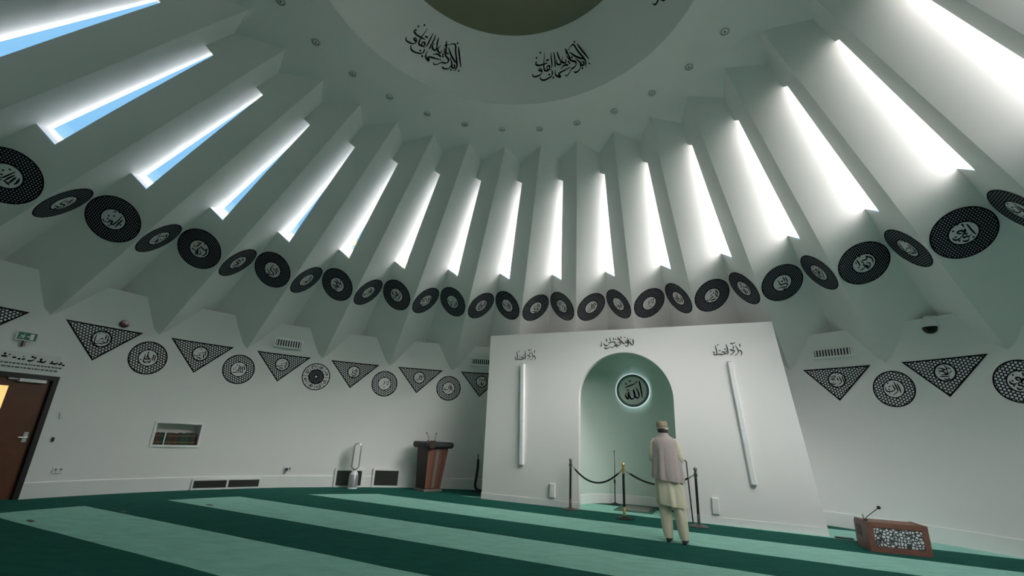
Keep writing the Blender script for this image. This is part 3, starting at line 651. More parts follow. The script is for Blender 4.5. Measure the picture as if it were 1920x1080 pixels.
for i in range(8):
    mb = MB(); a = i*PI/4; c, s = math.cos(a), math.sin(a); i4 = [mb.p(f(r*c-h*s, r*s+h*c, .006)) for r, h in ((.18, -.006), (.32, -.006), (.32, .006), (.18, .006))]; mb.f.append(i4)
    part(mb, 'divider', M_INK, root)
# triangles
TG = 'triangular lattice panels on the lower wall'
def tri_panel(k, design, label, dx=0.0):
    f = cyl_map(k-.283+dx*.5, 2.785); tx = lambda p: (p-(-.283))*STEP*RW
    A_, B_, C_ = (tx(-.632), .245), (tx(.080), .245), (tx(-.305)+dx*STEP*RW*.5, -.422)
    rin = .148; vs = [A_, C_, B_]
    angs = sorted([2*PI*i/54 for i in range(54)]+[math.atan2(q[1], q[0]) % (2*PI) for q in vs])
    def hit(a):
        c, s = math.cos(a), math.sin(a); best = None
        for (x1, y1), (x2, y2) in ((A_, C_), (C_, B_), (B_, A_)):
            dx_, dy_ = x2-x1, y2-y1; den = c*dy_-s*dx_
            if abs(den) < 1e-9: continue
            t = (x1*dy_-y1*dx_)/den; u = (x1*s-y1*c)/den
            if t > 0 and -1e-6 <= u <= 1+1e-6 and (best is None or t < best): best = t
        return best
    out = [(hit(a)*math.cos(a), hit(a)*math.sin(a)) for a in angs]; inn = [(rin*math.cos(a), rin*math.sin(a)) for a in angs]
    root = empty('triangle_panel', label, 'wall panel', f(0, 0, 0), TG)
    mb, uv = ringmesh(f, [[(lerp(p[0], q[0], t), lerp(p[1], q[1], t)) for p, q in zip(inn, out)] for t in (0, .3, .6, .95)], .004)
    setuv(part(mb, 'lattice', M_LATPALE, root), uv)
    # border of even width: inset triangle
    def inset(d):
        L3 = [];
        ts = [A_, C_, B_]
        for i in range(3):
            p0, p1, p2 = V(ts[i-1]), V(ts[i]), V(ts[(i+1) % 3]); e1 = (p1-p0).normalized(); e2 = (p2-p1).normalized()
            b = (e2-e1).normalized(); sn = math.sqrt(max(1e-6, (1+e1.dot(-e2)*-1)/2)); sn = math.sqrt((1-(-e1).dot(e2))/2); L3.append(p1+b*d/max(.15, sn))
        o = []
        for i in range(3): o += [tuple(lerp(L3[i], L3[(i+1) % 3], j/12)) for j in range(12)]
        return o
    part(ringmesh(f, [inset(.026), inset(0)], .006)[0], 'border', M_INK, root)
    part(ringmesh(f, [circle(rin-.01), circle(rin+.012)], .006)[0], 'inner_rim', M_INK, root)
    mb = MB(); pen(mb, f, TR[design], rin*.155, .006, sx=rin*.95, sy=rin*.95); part(mb, 'calligraphy', M_INK, root)
for k, d, lab in ((1, 'C3', 'triangular lattice panel above the exit sign at the left edge'), (2, 'T2', 'triangular lattice panel beside the dark red alarm disc'), (3, 'T4', 'triangular lattice panel between the two leftmost pale round medallions'),
        (4, 'T4', 'triangular lattice panel under the left high air grille'), (5, 'L12', 'triangular lattice panel just right of the ornate rosette medallion'), (6, 'C4', 'triangular lattice panel second from the white mihrab wall, on its left'),
        (7, 'L13', 'triangular lattice panel partly hidden behind the left end of white mihrab wall'), (12, 'T12', 'triangular lattice panel under the air grille right of the white mihrab wall'), (13, 'T13', 'triangular lattice panel under the white dome camera')):
    tri_panel(k, d, lab, 0.035 if k > 10 else 0)
# script on the drum
def cone_map(d0):
    def f(x, y, off):
        R = lerp(2.506, 1.77, y)-off; return ringp(R, d0+x, lerp(6.958, 7.739, y)-off)
    return f
GD = 'lines of script round the ceiling drum'
for d0, lab in ((-40.2, 'left cluster of black script on the round ceiling drum'), (18.66, 'middle cluster of black script on the round ceiling drum'), (78.6, 'cluster of black script on the ceiling drum cut by the top edge of the photo')):
    f0 = cone_map(d0); mb = MB(); sc = 2.2*PI/180; f = lambda x, y, off: f0(x/sc, y/1.07, off)
    pen(mb, f, [[(a*sc, b*1.07) for a, b in s] for s in TR['DM']], .030, .006)
    tag(mb.build('calligraphy', M_INK), lab, 'wall script', GD)
# script on the mihrab wall
fm = lambda x, y, off: MM @ V((x, -off, y))
mb = MB(); pen(mb, fm, TR['MC'], .026, .006); tag(mb.build('calligraphy', M_DARKGREY), 'dark line of script above the niche arch on white mihrab wall', 'wall script')
mb = MB(); pen(mb, fm, TR['MR'], .028, .006); tag(mb.build('calligraphy', M_DARKGREY), 'dark script above the right white vertical bar on mihrab wall', 'wall script')
mb = MB(); pen(mb, fm, TR['MR'], .026, .006, ox=-4.405, oy=-.012); tag(mb.build('calligraphy', M_DARKGREY), 'dark script above the left white vertical bar on mihrab wall', 'wall script')
# round sign hung inside the niche
root = empty('round_sign', 'round grey sign with black script and glowing white rim inside the niche', 'sign', MM @ V((NC_U-.03, NC_D+NC_R-.09, 2.575)))
cu, cz, dy = NC_U-.04, 2.578, NC_D+NC_R-.105
axm = Matrix(((1, 0, 0), (0, 0, 1), (0, 1, 0)))
def dlathe(prof, name, m, lab=None): part(MB(MM).lathe([(r, h) for r, h in prof], (cu, dy, cz), 64, axm), name, m, root, True, lab)
dlathe([(.395, .03), (.415, .03), (.415, .0), (.40, -.004), (.395, 0)], 'glowing_rim', emit('rim_light', (0.85, 0.95, 1.0), 0.55))
dlathe([(.0, .025), (.395, .025), (.395, 0), (.345, -.002), (.0, -.002)], 'dark_ring', mat('sign_dark_teal', (0.12, 0.20, 0.17), .5))
dlathe([(.0, .0), (.335, 0), (.335, -.008), (.0, -.008)], 'face', mat('sign_grey', (0.74, 0.77, 0.72), .5))
dlathe([(.0, .105), (.12, .105), (.12, .02), (.0, .02)], 'bracket', M_DARKGREY)
mb = MB(); pen(mb, lambda x, y, off: MM @ V((cu+x, dy-.008-off, cz+y)), TR['AL'], .042, .003, ox=.03, oy=-2.575); part(mb, 'calligraphy', M_INK, root)
# ------------------------------------------------------------------ fittings on walls and ceiling
def walltan(deg, z, R=RW):
    # frame on the round wall: x to the viewer's right, y out of the room, z up
    a = math.radians(deg); o = azp(R, deg, z); x = V((math.cos(a), -math.sin(a), 0)); y = V((math.sin(a), math.cos(a), 0))
    return Matrix(((x.x, y.x, 0, o.x), (x.y, y.y, 0, o.y), (x.z, y.z, 1, o.z), (0, 0, 0, 1)))
def frame_box(mb, w, h, t, y0, y1):
    mb.box((-w/2, y0, -h/2), (-w/2+t, y1, h/2)).box((w/2-t, y0, -h/2), (w/2, y1, h/2)).box((-w/2+t, y0, h/2-t), (w/2-t, y1, h/2)).box((-w/2+t, y0, -h/2), (w/2-t, y1, -h/2+t))
# 28 recessed spotlights in the ceiling ring (those in front of the camera)
GS = 'recessed ceiling spotlights'
M_LENS = mat('lamp_reflector', (0.35, 0.35, 0.34), .25, .6)
for i, k in enumerate(range(0, 13)):
    deg = math.degrees(-.129+(k-6)*2*PI/28); c = ringp(3.19, deg, 6.948)
    root = empty('ceiling_spotlight', 'recessed ceiling spotlight, %s from the left along the ring' % ORD[i], 'spotlight', c, GS)
    part(MB().lathe([(.046, .006), (.066, .004), (.064, -.009), (.048, -.006), (.046, .006)], c, 28), 'trim_ring', M_SILVER, root, True)
    part(MB().lathe([(0, .02), (.047, .02), (.047, -.002), (.036, .003), (.0, .004)], c, 28), 'can', M_DARKGREY, root, True)
    part(MB().ball(c+V((0, 0, .0)), .018, 12, (1, 1, .5)), 'bulb', M_LENS, root, True)
# high air grilles
M_GRILLE = mat('grille_mesh', (.035, .037, .037), .6)
def grille(deg, z, w, h, label, n, border=.03, vert=True, cells=1, fwd=0.0):
    fwd += w*w/8/RW+.006; Mx = walltan(deg, z, RW-fwd); root = empty('air_grille', label, 'air grille', Mx.translation)
    mb = MB(Mx); frame_box(mb, w, h, border, -.022, fwd+.01); part(mb, 'frame', M_TRIM, root)
    part(MB(Mx).box((-w/2+border, .0, -h/2+border), (w/2-border, .006, h/2-border)), 'dark_backing', M_GRILLE, root)
    iw = w-2*border; ih = h-2*border
    for c in range(cells):
        mb = MB(Mx); xa = -iw/2+iw*c/cells; cw = iw/cells
        for i in range(n):
            if vert: x = xa+cw*(i+.5)/n; mb.box((x-cw/n*.2, -.016, -ih/2), (x+cw/n*.2, -.003, ih/2))
            else: q = -ih/2+ih*(i+.5)/n; mb.box((xa, -.012, q-ih/n*.2), (xa+cw, -.003, q+ih/n*.2))
        part(mb, 'louvres', M_TRIM if vert else M_GUN, root)
    if cells == 2: part(MB(Mx).box((-.018, -.022, -ih/2), (.018, -.002, ih/2)), 'mullion', M_TRIM, root)
    return root
grille(-42.35, 3.285, .64, .215, 'white high air grille under the wall spikes on the left wall', 10, fwd=.11)
grille(-8.9, 3.315, .64, .20, 'white high air grille partly hidden behind left end of white mihrab wall', 10, fwd=.12)
grille(47.9, 3.325, .72, .20, 'white high air grille right of the white mihrab wall', 12, fwd=.12)
grille(-46.7, .108, 1.325, .215, 'wide low double grille in the skirting beneath the book niche', 7, border=.034, vert=False, cells=2, fwd=.016)
grille(-29.65, .207, .68, .43, 'square dark low grille behind the silver tower fan', 14, border=.045, vert=False, fwd=.02)
grille(-23.72, .22, .68, .45, 'square dark low grille between tower fan and wooden podium', 14, border=.05, vert=False, fwd=.02)
# book niche
NM = walltan((NICHE[0]+NICHE[1])/2, (NICHE[2]+NICHE[3])/2, RW); nw, nh = math.radians(NICHE[1]-NICHE[0])*RW, NICHE[3]-NICHE[2]
root = empty('wall_bookshelf', 'white framed book niche recessed in the left wall', 'bookshelf', NM.translation)
mb = MB(NM); frame_box(mb, nw+.085, nh+.09, .045, -.028, .02); part(mb, 'frame', M_TRIM, root)
mb = MB(NM); D_ = .27
mb.face([(-nw/2, 0, -nh/2), (nw/2, 0, -nh/2), (nw/2, D_, -nh/2), (-nw/2, D_, -nh/2)]).face([(-nw/2, 0, nh/2), (nw/2, 0, nh/2), (nw/2, D_, nh/2), (-nw/2, D_, nh/2)])
mb.face([(-nw/2, 0, -nh/2), (-nw/2, D_, -nh/2), (-nw/2, D_, nh/2), (-nw/2, 0, nh/2)]).face([(nw/2, 0, -nh/2), (nw/2, D_, -nh/2), (nw/2, D_, nh/2), (nw/2, 0, nh/2)]).face([(-nw/2, D_, -nh/2), (nw/2, D_, -nh/2), (nw/2, D_, nh/2), (-nw/2, D_, nh/2)])
part(mb, 'lining', M_WALL, root)
part(MB(NM).box((-.215, .01, -nh/2), (-.198, D_-.01, .03)), 'divider', M_TRIM, root)
bcol = {'dark red': mat('book_dark_red', (.055, .012, .014), .5), 'dark green': mat('book_dark_green', (.012, .045, .026), .5), 'black': mat('book_black', (.012, .011, .012), .5), 'brown': mat('book_brown', (.06, .03, .012), .5)}
M_PAGE = mat('paper', (.6, .56, .45), .8); M_GILT = mat('gilt', (.35, .25, .08), .4, .6)
seqs = [(-nw/2+.012, -.222, ['dark red', 'dark red', 'brown', 'dark green', 'dark green']), (-.19, nw/2-.03, ['black', 'dark green', 'brown', 'dark red', 'dark red', 'dark red', 'brown', 'black', 'dark green', 'dark green', 'dark green', 'dark green', 'dark green', 'black', 'dark green', 'brown', 'dark red'])]
for si, (xa, xb, cs) in enumerate(seqs):
    x = xa; wv = (xb-xa)/len(cs)
    for c in cs:
        h = .235+random.uniform(-.012, .008); t = wv-.003; dp = .17
        bo = empty('book', '%s bound book standing %s the white divider in the wall niche' % (c, ('left of', 'right of')[si]), 'book', NM @ V((x+t/2, .11, -nh/2+.001)), 'bound books in the wall niche')
        z0 = -nh/2+.001; mb = MB(NM); mb.box((x, .055, z0), (x+.002, .055+dp, z0+h)).box((x+t-.002, .055, z0), (x+t, .055+dp, z0+h)).box((x, .05, z0), (x+t, .055, z0+h)); part(mb, 'cover', bcol[c], bo)
        part(MB(NM).box((x+.002, .056, z0+.004), (x+t-.002, .05+dp, z0+h-.005)), 'pages', M_PAGE, bo)
        mb = MB(NM)
        for q in (.2, .75): mb.box((x+.001, .049, z0+h*q), (x+t-.001, .0505, z0+h*q+.012))
        part(mb, 'gilt_bands', M_GILT, bo); x += wv
# door
DM = walltan((DOOR[0]+DOOR[1])/2, 0, RW*math.cos(math.radians((DOOR[1]-DOOR[0])/2))); dw = 2*RW*math.sin(math.radians((DOOR[1]-DOOR[0])/2)); dh = DOOR[3]
root = bpy.data.objects.new('door_1', None); COL.objects.link(root); root.location = DM.translation; struct(root, 'dark brown wooden door at the left edge', 'door')
mb = MB(DM); mb.box((-dw/2, -.02, 0), (-dw/2+.075, .12, dh)).box((dw/2-.075, -.02, 0), (dw/2, .12, dh)).box((-dw/2+.075, -.02, dh-.075), (dw/2-.075, .12, dh)); part(mb, 'door_frame', M_BLACK, root)
lf = part(MB(DM).box((-dw/2+.08, .045, .01), (dw/2-.08, .09, dh-.08)), 'door_leaf', M_DOOR, root)
part(MB(DM).box((-dw/2+.19, .038, 1.1), (-.075, .05, 1.79)), 'lit_glass', emit('lit_door_glass', (1.0, .62, .22), .9), root, label='warm lit glass pane')
part(MB(DM).box((dw/2-.52, -.045, dh-.135), (dw/2-.17, .045, dh-.083)), 'door_closer', M_WHITEPL, root, label='white door closer box')
part(MB(DM).box((-.12, .0, dh-.11), (0.0, .045, dh-.085)), 'closer_arm', M_SILVER, root)
part(MB(DM).box((-dw/2-.3, .4, -.05), (dw/2+.3, .45, dh+.2)), 'lobby_wall', M_WOODD, root)
mb = MB(DM).tube([(dw/2-.17, -.0, .98), (dw/2-.17, -.045, .98), (dw/2-.29, -.045, .98)], .011); mb.box((dw/2-.2, .035, .9), (dw/2-.14, .046, 1.06)); part(mb, 'lever_handle', M_CHROME, root).parent = lf
# sign above the door
SM = walltan(-71.0, 2.205, RW+.002); root = empty('door_sign', 'white text board with a line of script above the dark door', 'sign', SM.translation)
part(MB(SM).box((-.56, -.014, -.15), (.54, .006, .15)), 'board', mat('board_white', (.72, .74, .73), .5), root)
mb = MB(); fs = lambda x, y, off: SM @ V((x, -.014-off, y))
DS = [[(-.46, .055), (-.40, .065)], [(-.41, .085), (-.37, .07)], [(-.34, .05), (-.26, .05)], [(-.25, .085), (-.235, .075)], [(-.20, .045), (-.15, .05)], [(-.13, .03), (-.09, .035)], [(-.08, .03), (-.03, .04)], [(-.07, .075), (-.055, .082)], [(.0, .02), (.04, .02), (.09, .05)], [(.085, .08)], [(.12, .025), (.22, .025), (.235, .055)], [(.15, .065), (.19, .075)], [(.17, .03), (.17, .075)], [(.29, .02), (.385, .022), (.40, .05)], [(.325, .03), (.325, .065)], [(.41, .02), (.455, .025), (.45, .06)], [(.47, .01), (.53, .012)], [(.05, .09)], [(-.3, .09)]]
pen(mb, fs, DS, .036, .003); part(mb, 'script_line', M_INK, root)
for row, y in enumerate((-.045, -.105)):
    x = -.5; mb = MB()
    while x < (.47, .43)[row]:
        l = random.uniform(.018, .06); q = [mb.p(fs(a, b, .003)) for a, b in ((x, y-.012), (x+l, y-.012), (x+l, y+.010), (x, y+.010))]; mb.f.append(q); x += l+.012
    part(mb, 'small_text_line', M_DARKGREY, root)
# exit sign
EM = walltan(-71.85, 2.615, RW-.07); root = empty('exit_sign', 'green running man exit sign on the left wall above the door board', 'sign', EM.translation)
mb = MB(EM); mb.box((-.135, .0, -.075), (.135, .02, .075)); part(mb, 'casing', M_WHITEPL, root)
part(MB(EM).box((-.122, -.004, -.062), (.122, .002, .062)), 'green_face', M_GREEN, root)
mb = MB(); fe = lambda x, y, off: EM @ V((x, -.004-off, y))
for x0, y0, x1, y1 in ((.035, -.05, .085, .045),): mb.f.append([mb.p(fe(a, b, .003)) for a, b in ((x0, y0), (x1, y0), (x1, y1), (x0, y1))])
pen(mb, fe, [[(-.05, .012), (-.062, -.012)], [(-.062, -.012), (-.045, -.028), (-.058, -.048)], [(-.062, -.012), (-.08, -.03), (-.1, -.03)], [(-.052, .008), (-.075, .0), (-.085, .012)], [(-.05, .008), (-.035, -.004), (-.022, .006)], [(-.045, .032)], [(-.005, -.005), (.02, -.005)], [(.01, .006), (.022, -.005), (.01, -.016)]], .016, .003); part(mb, 'pictogram', M_WHITEPL, root)
mb = MB(EM); mb.box((-.02, .0, -.17), (.012, .085, -.07)).box((-.05, .075, -.19), (.04, .075+.014, -.06)); part(mb, 'bracket', M_GUN, root)  # dark bracket shape put in for the shadow the sign casts on the wall
# alarm disc, thermostat, sockets, camera
AM = walltan(-63.3, 3.14, RW); root = empty('fire_alarm', 'dark red round alarm disc on the wall above the leftmost full triangle panel', 'alarm', AM.translation)
ry = Matrix(((1, 0, 0), (0, 0, -1), (0, 1, 0)))
part(MB(AM).lathe([(0, .0), (.075, 0), (.075, .05), (.062, .075), (.0, .078)], (0, 0.002, 0), 28, ry), 'housing', M_RED, root, True)
part(MB(AM).lathe([(0, .06), (.014, .06), (.012, .08), (0, .082)], (0, 0, 0.01), 16, ry), 'lens', M_CHROME, root, True)
def plate(deg, z, w, h, label, kind, name, m=M_WHITEPL, t=.02):
    Mx = walltan(deg, z, RW); root = empty(name, label, kind, Mx.translation)
    part(MB(Mx).box((-w/2, -t, -h/2), (w/2, .004, h/2)), 'plate', m, root); return Mx, root
Mx, root = plate(-65.15, .44, .15, .095, 'white double wall socket low on the wall near the door', 'socket', 'wall_socket')
mb = MB(Mx)
for x in (-.036, .036): mb.box((x-.012, -.024, .0), (x+.012, -.019, .022)); mb.box((x-.004, -.024, -.03), (x+.004, -.019, -.016))
part(mb, 'switches_and_pins', M_DARKGREY, root)
Mx, root = plate(-66.3, 1.35, .09, .09, 'white switch plate on the wall right of the dark door', 'switch', 'wall_switch'); part(MB(Mx).box((-.02, -.027, -.025), (.02, -.018, .025)), 'rocker', M_TRIM, root)
Mx, root = plate(-66.5, .95, .03, .07, 'small black control on the wall right of the dark door', 'wall control', 'wall_control', M_BLACK, .03); part(MB(Mx).box((-.009, -.036, .0), (.009, -.029, .02)), 'button', M_DARKGREY, root)
Mx, root = plate(-38.9, .415, .15, .09, 'white wall socket with a grey plug between the low grilles', 'socket', 'wall_socket')
part(MB(Mx).box((-.05, -.065, -.045), (-.005, -.02, .01)).tube([(-.03, -.05, -.045), (-.045, -.045, -.09), (-.075, -.02, -.13)], .006, 6), 'plug', M_DARKGREY, root); part(MB(Mx).box((.02, -.03, -.02), (.05, -.019, .015)), 'switch', M_GUN, root)
CMx = walltan(59.0, 3.62, RW-.20); root = empty('dome_camera', 'white dome security camera with black globe high on the right wall', 'security camera', CMx.translation)
part(MB(CMx).lathe([(.0, .14), (.06, .14), (.07, .10), (.115, .03), (.118, -.06), (.0, -.06)], (0, 0, 0), 28), 'housing', M_WHITEPL, root, True)
part(MB(CMx).lathe([(.112, -.06), (.110, -.085), (.095, -.125), (.07, -.155), (.035, -.172), (0, -.175)][::-1], (0, 0, 0), 28), 'globe', mat('black_globe', (.01, .01, .011), .12), root, True)
part(MB(CMx).tube([(0, 0, .1), (0, .10, .13), (0, .17, .10)], .035, 12), 'arm', M_WHITEPL, root, True)
part(MB(CMx).box((-.07, .10, .0), (.07, .19, .16)), 'mount', M_WHITEPL, root)
# vertical bars and low boxes on the mihrab wall
for (ut, zt), (ub, zb), lab in (((.90, 3.015), (.965, .785), 'tall white vertical bar on mihrab wall left of the niche'), ((5.376, 2.99), (5.575, .738), 'tall white vertical bar on mihrab wall right of the niche')):
    mid = MM @ V(((ut+ub)/2, 0, (zt+zb)/2)); root = empty('wall_bar', lab, 'wall light bar', mid, 'tall white bars on the mihrab wall')
    sh = lambda x, y, z: (lerp(ub, ut, (z-zb)/(zt-zb))+x, y, z); mb = MB(MM)
    prof = [(-.052, 0), (-.052, -.05), (-.035, -.072), (.035, -.072), (.052, -.05), (.052, 0)]
    mb.loft([[sh(x, y, z) for x, y in prof] for z in (zb, zb+(zt-zb)*.42-.002)]); mb.loft([[sh(x, y, z) for x, y in prof] for z in (zb+(zt-zb)*.42+.002, zt)]); part(mb, 'body', M_WHITEPL, root)
    mb = MB(MM); mb.loft([[sh(x*.9, y*.95, z) for x, y in prof] for z in (zb-.02, zt+.012)]); part(mb, 'core', M_SILVER, root)
    part(MB(MM).box(sh(-.03, -.06, zb-.035), sh(.03, -.012, zb-.018)), 'end_bracket', M_SILVER, root)
for u, lab in ((1.697, 'small white box low on the mihrab wall left of the niche'), (4.893, 'small white box low on the mihrab wall right of the niche')):
    root = empty('wall_box', lab, 'wall box', MM @ V((u, 0, .31)), 'small white boxes low on the mihrab wall')
    mb = MB(MM); mb.loft([[(u-.062, 0, .168), (u+.062, 0, .168), (u+.062, 0, .456), (u-.062, 0, .456)], [(u-.062, -.04, .168), (u+.062, -.04, .168), (u+.062, -.04, .456), (u-.062, -.04, .456)], [(u-.05, -.055, .182), (u+.05, -.055, .182), (u+.05, -.055, .442), (u-.05, -.055, .442)]]); part(mb, 'casing', M_WHITEPL, root)
    part(MB(MM).box((u-.04, -.058, .2), (u+.04, -.0545, .425)), 'grille_cloth', M_TRIM, root)
# ------------------------------------------------------------------ things on the floor
def frame_at(x, y, fx, fy):
    # local x to the right of the facing direction (seen from behind), y forward
    f = V((fx, fy, 0)).normalized(); r = V((f.y, -f.x, 0))
    return Matrix(((r.x, f.x, 0, x), (r.y, f.y, 0, y), (0, 0, 1, 0), (0, 0, 0, 1)))
GP = 'rope barrier posts before the niche'
POSTS = [(V((1.066, 6.184, 0)), 'left dark barrier post beside the niche opening', M_GUN), (V((2.053, 5.447, 0)), 'middle barrier post with brass collars before the niche', M_BRASS), (V((3.302, 5.093, 0)), 'right dark barrier post beyond the standing man', M_GUN)]
for c, lab, mm in POSTS:
    root = empty('barrier_post', lab, 'barrier post', c, GP)
    part(MB().lathe([(0, 0), (.165, 0), (.165, .012), (.12, .026), (.045, .036), (.03, .05), (0, .05)], c, 32), 'base', M_BLACK if mm is M_BRASS else M_GUN, root, True)
    part(MB().lathe([(0, .04), (.026, .04), (.026, .20), (.022, .205), (0, .205)], c, 20), 'lower_sleeve', mm if mm is M_BRASS else M_GUN, root, True)
    part(MB().lathe([(0, .2), (.023, .2), (.023, .80), (0, .80)], c, 20), 'pole', M_BLACK, root, True)
    part(MB().lathe([(0, .79), (.025, .79), (.025, .83), (.034, .835), (.034, .875), (.025, .88), (.022, .93), (.033, .94), (.033, .965), (.018, .985), (0, .985)], c, 20), 'collar', mm, root, True)
M_ROPE = mat('black_rope', (.01, .012, .012), .9, bump=(120, .6))
def rope(p, q, sag, lab):
    a = p+V((0, 0, .855)); b = q+V((0, 0, .855)); d = (b-a).normalized(); a = a+d*.034; b = b-d*.034
    root = empty('barrier_rope', lab, 'rope', (a+b)/2, 'black barrier ropes')
    def at(t): q = lerp(a, b, t); return q-V((0, 0, sag*(1-(2*t-1)**2)))
    part(MB().tube([at(.06+.88*i/24) for i in range(25)], .017, 10), 'rope', M_ROPE, root, True)
    part(MB().tube([at(0), at(.03), at(.075)], [.006, .012, .019], 10), 'end_hook', M_CHROME, root, True); part(MB().tube([at(1), at(.97), at(.925)], [.006, .012, .019], 10), 'end_hook', M_CHROME, root, True)
rope(POSTS[0][0], POSTS[1][0], .285, 'black rope hanging between the left and middle barrier posts')
rope(POSTS[1][0], POSTS[2][0], .215, 'black rope hanging behind the man from middle to right barrier post')
# microphone stand in the niche
c = V((2.12, 7.45, 0)); root = empty('microphone_stand', 'thin black microphone stand standing inside the mint green niche', 'microphone stand', c)
part(MB().lathe([(0, 0), (.13, 0), (.13, .012), (.05, .03), (.02, .05), (0, .05)], c, 28), 'base', M_BLACK, root, True)
part(MB().tube([c+V((0, 0, .03)), c+V((0, 0, .5))], .012, 10).tube([c+V((0, 0, .5)), c+V((.01, 0, .85))], .008, 8), 'pole', M_BLACK, root, True)
part(MB().lathe([(0, .45), (.02, .45), (.022, .5), (.016, .53), (0, .53)], c, 16), 'clutch', M_BLACK, root, True)
part(MB().tube([c+V((.01, 0, .84)), c+V((.0, -.03, 1.02)), c+V((-.01, -.07, 1.12)), c+V((-.015, -.1, 1.16))], [.006, .005, .006, .012], 8), 'gooseneck', M_BLACK, root, True)
# prayer mat in the niche
pm = [V((1.97, 6.50, 0)), V((2.72, 6.27, 0)), V((3.08, 7.36, 0)), V((2.33, 7.58, 0))]
root = empty('prayer_mat', 'small grey and green prayer mat lying inside the niche', 'prayer mat', (pm[0]+pm[2])/2)
def matq(k, z): cc = (pm[0]+pm[2])/2; return [cc+(q-cc)*k+V((0, 0, z)) for q in pm]
part(MB().loft([matq(1, .001), matq(1, .012)]), 'border', mat('mat_green', (.05, .16, .12), .95, noise=(30, .3)), root)
part(MB().loft([matq(.72, .010), matq(.72, .0145)]), 'field', mat('mat_grey', (.26, .25, .23), .95, noise=(25, .2)), root)
# wooden podium on the left
PMx = frame_at(-2.36, 7.98, .74, -.67)   # y points to the room; seen from behind x is to the right => mirrored for us
root = empty('podium', 'tall wooden podium with dark top standing by the left wall', 'podium', PMx.translation)
def rect(x0, x1, y0, y1, z): return [(x0, y0, z), (x1, y0, z), (x1, y1, z), (x0, y1, z)]
mb = MB(PMx); mb.loft([rect(-.15, .29, -.2, .2, .05), rect(-.27, .32, -.24, .26, 1.0)]); part(mb, 'body', M_WOODD, root)
mb = MB(PMx)
def frontpanel(t0, t1, d=.012):
    def x(z, t): k = (z-.05)/.95; return lerp(lerp(-.15, -.27, k), lerp(.29, .32, k), t), lerp(.2, .26, k)
    r = []
    for z in (.07, .98):
        (xa, ya), (xb, yb) = x(z, t0), x(z, t1); r.append([(xa, ya-.01, z), (xb, yb-.01, z), (xb, yb+d, z), (xa, ya+d, z)])
    return r
mb.loft(frontpanel(.0, .16, .02)).loft(frontpanel(.84, 1.0, .02)).loft(frontpanel(.34, .42, .018)).loft(frontpanel(.58, .66, .018)); part(mb, 'wood_stiles', M_WOOD, root)
mb = MB(PMx); mb.loft(frontpanel(.42, .58, .010)); part(mb, 'centre_panel', mat('panel_grey', (.16, .16, .14), .4), root)
mb = MB(PMx); mb.loft(frontpanel(.16, .34, .006)).loft(frontpanel(.66, .84, .006)); part(mb, 'side_panels', mat('panel_redwood', (.16, .075, .06), .4), root)
mb = MB(PMx); mb.loft([rect(-.19, .33, -.23, .25, 0), rect(-.19, .33, -.23, .25, .035), rect(-.17, .31, -.21, .22, .055)]); part(mb, 'plinth', mat('plinth_grey', (.17, .15, .14), .6), root)
mb = MB(PMx); mb.loft([rect(-.34, .40, -.26, .32, 1.0), rect(-.37, .43, -.29, .36, 1.05), rect(-.37, .43, -.29, .35, 1.12), rect(-.34, .40, -.27, .30, 1.15)]); part(mb, 'top', mat('podium_top', (.022, .028, .03), .5), root)
ryp = Matrix(((1, 0, 0), (0, 0, 1), (0, 1, 0)))
part(MB(PMx).lathe([(0, .33), (.10, .33), (.10, .385), (.085, .4), (0, .4)], (.30, 0, 1.08), 28, ryp), 'emblem', M_WOODD, root, True)
for dx, tipx in ((.18, -.02), (-.02, -.10)):
    part(MB(PMx).tube([(dx, 0, 1.16), (dx, 0, 1.22), (dx+tipx*.4, -.05, 1.29), (dx+tipx, -.12, 1.34)], .005, 6).tube([(dx+tipx, -.12, 1.34), (dx+tipx*1.25, -.15, 1.36)], .012, 8).lathe([(0, 1.155), (.03, 1.155), (.025, 1.175), (0, 1.175)], (dx, 0, 0), 12), 'gooseneck_microphone', M_BLACK, root, True)
# bladeless tower fan
FMx = frame_at(-4.12, 7.40, .45, -.9); root = empty('tower_fan', 'silver bladeless tower fan on the carpet before a low grille', 'fan', FMx.translation)
part(MB(FMx).lathe([(0, 0), (.112, 0), (.112, .02), (.105, .03), (.10, .035), (0, .035)], (0, 0, 0), 32), 'foot', M_WHITEPL, root, True)
part(MB(FMx).lathe([(0, .03), (.108, .03), (.106, .30), (.098, .315), (0, .315)], (0, 0, 0), 32), 'base_cylinder', M_SILVER, root, True)
part(MB(FMx).lathe([(.098, .31), (.085, .35), (.06, .39), (.03, .42), (0, .43)][::-1], (0, 0, 0), 32), 'neck', M_WHITEPL, root, True)
mb = MB(FMx); loop = []
hw, z0, z1 = .085, .43, 1.03
path = [(-hw*math.cos(t), z1-hw+hw*math.sin(t)) for t in [PI*i/12 for i in range(13)]]+[(hw*math.cos(t), z0+hw-hw*math.sin(t)) for t in [PI*i/12 for i in range(13)]]
cen = V((0, 0, 0)); rings = []
for i, (x, z) in enumerate(path):
    x2, z2 = path[(i+1) % len(path)]; x1, z1_ = path[i-1]; t = V((x2-x1, 0, z2-z1_)).normalized(); n = V((t.z, 0, -t.x))
    rings.append([V((x, 0, z))+n*a+V((0, b, 0)) for a, b in ((-.012, -.05), (.014, -.06), (.020, .0), (.014, .07), (-.008, .06), (-.014, 0))])
mb.loft(rings+[rings[0]], cap=False); part(mb, 'loop', M_SILVER, root, True)
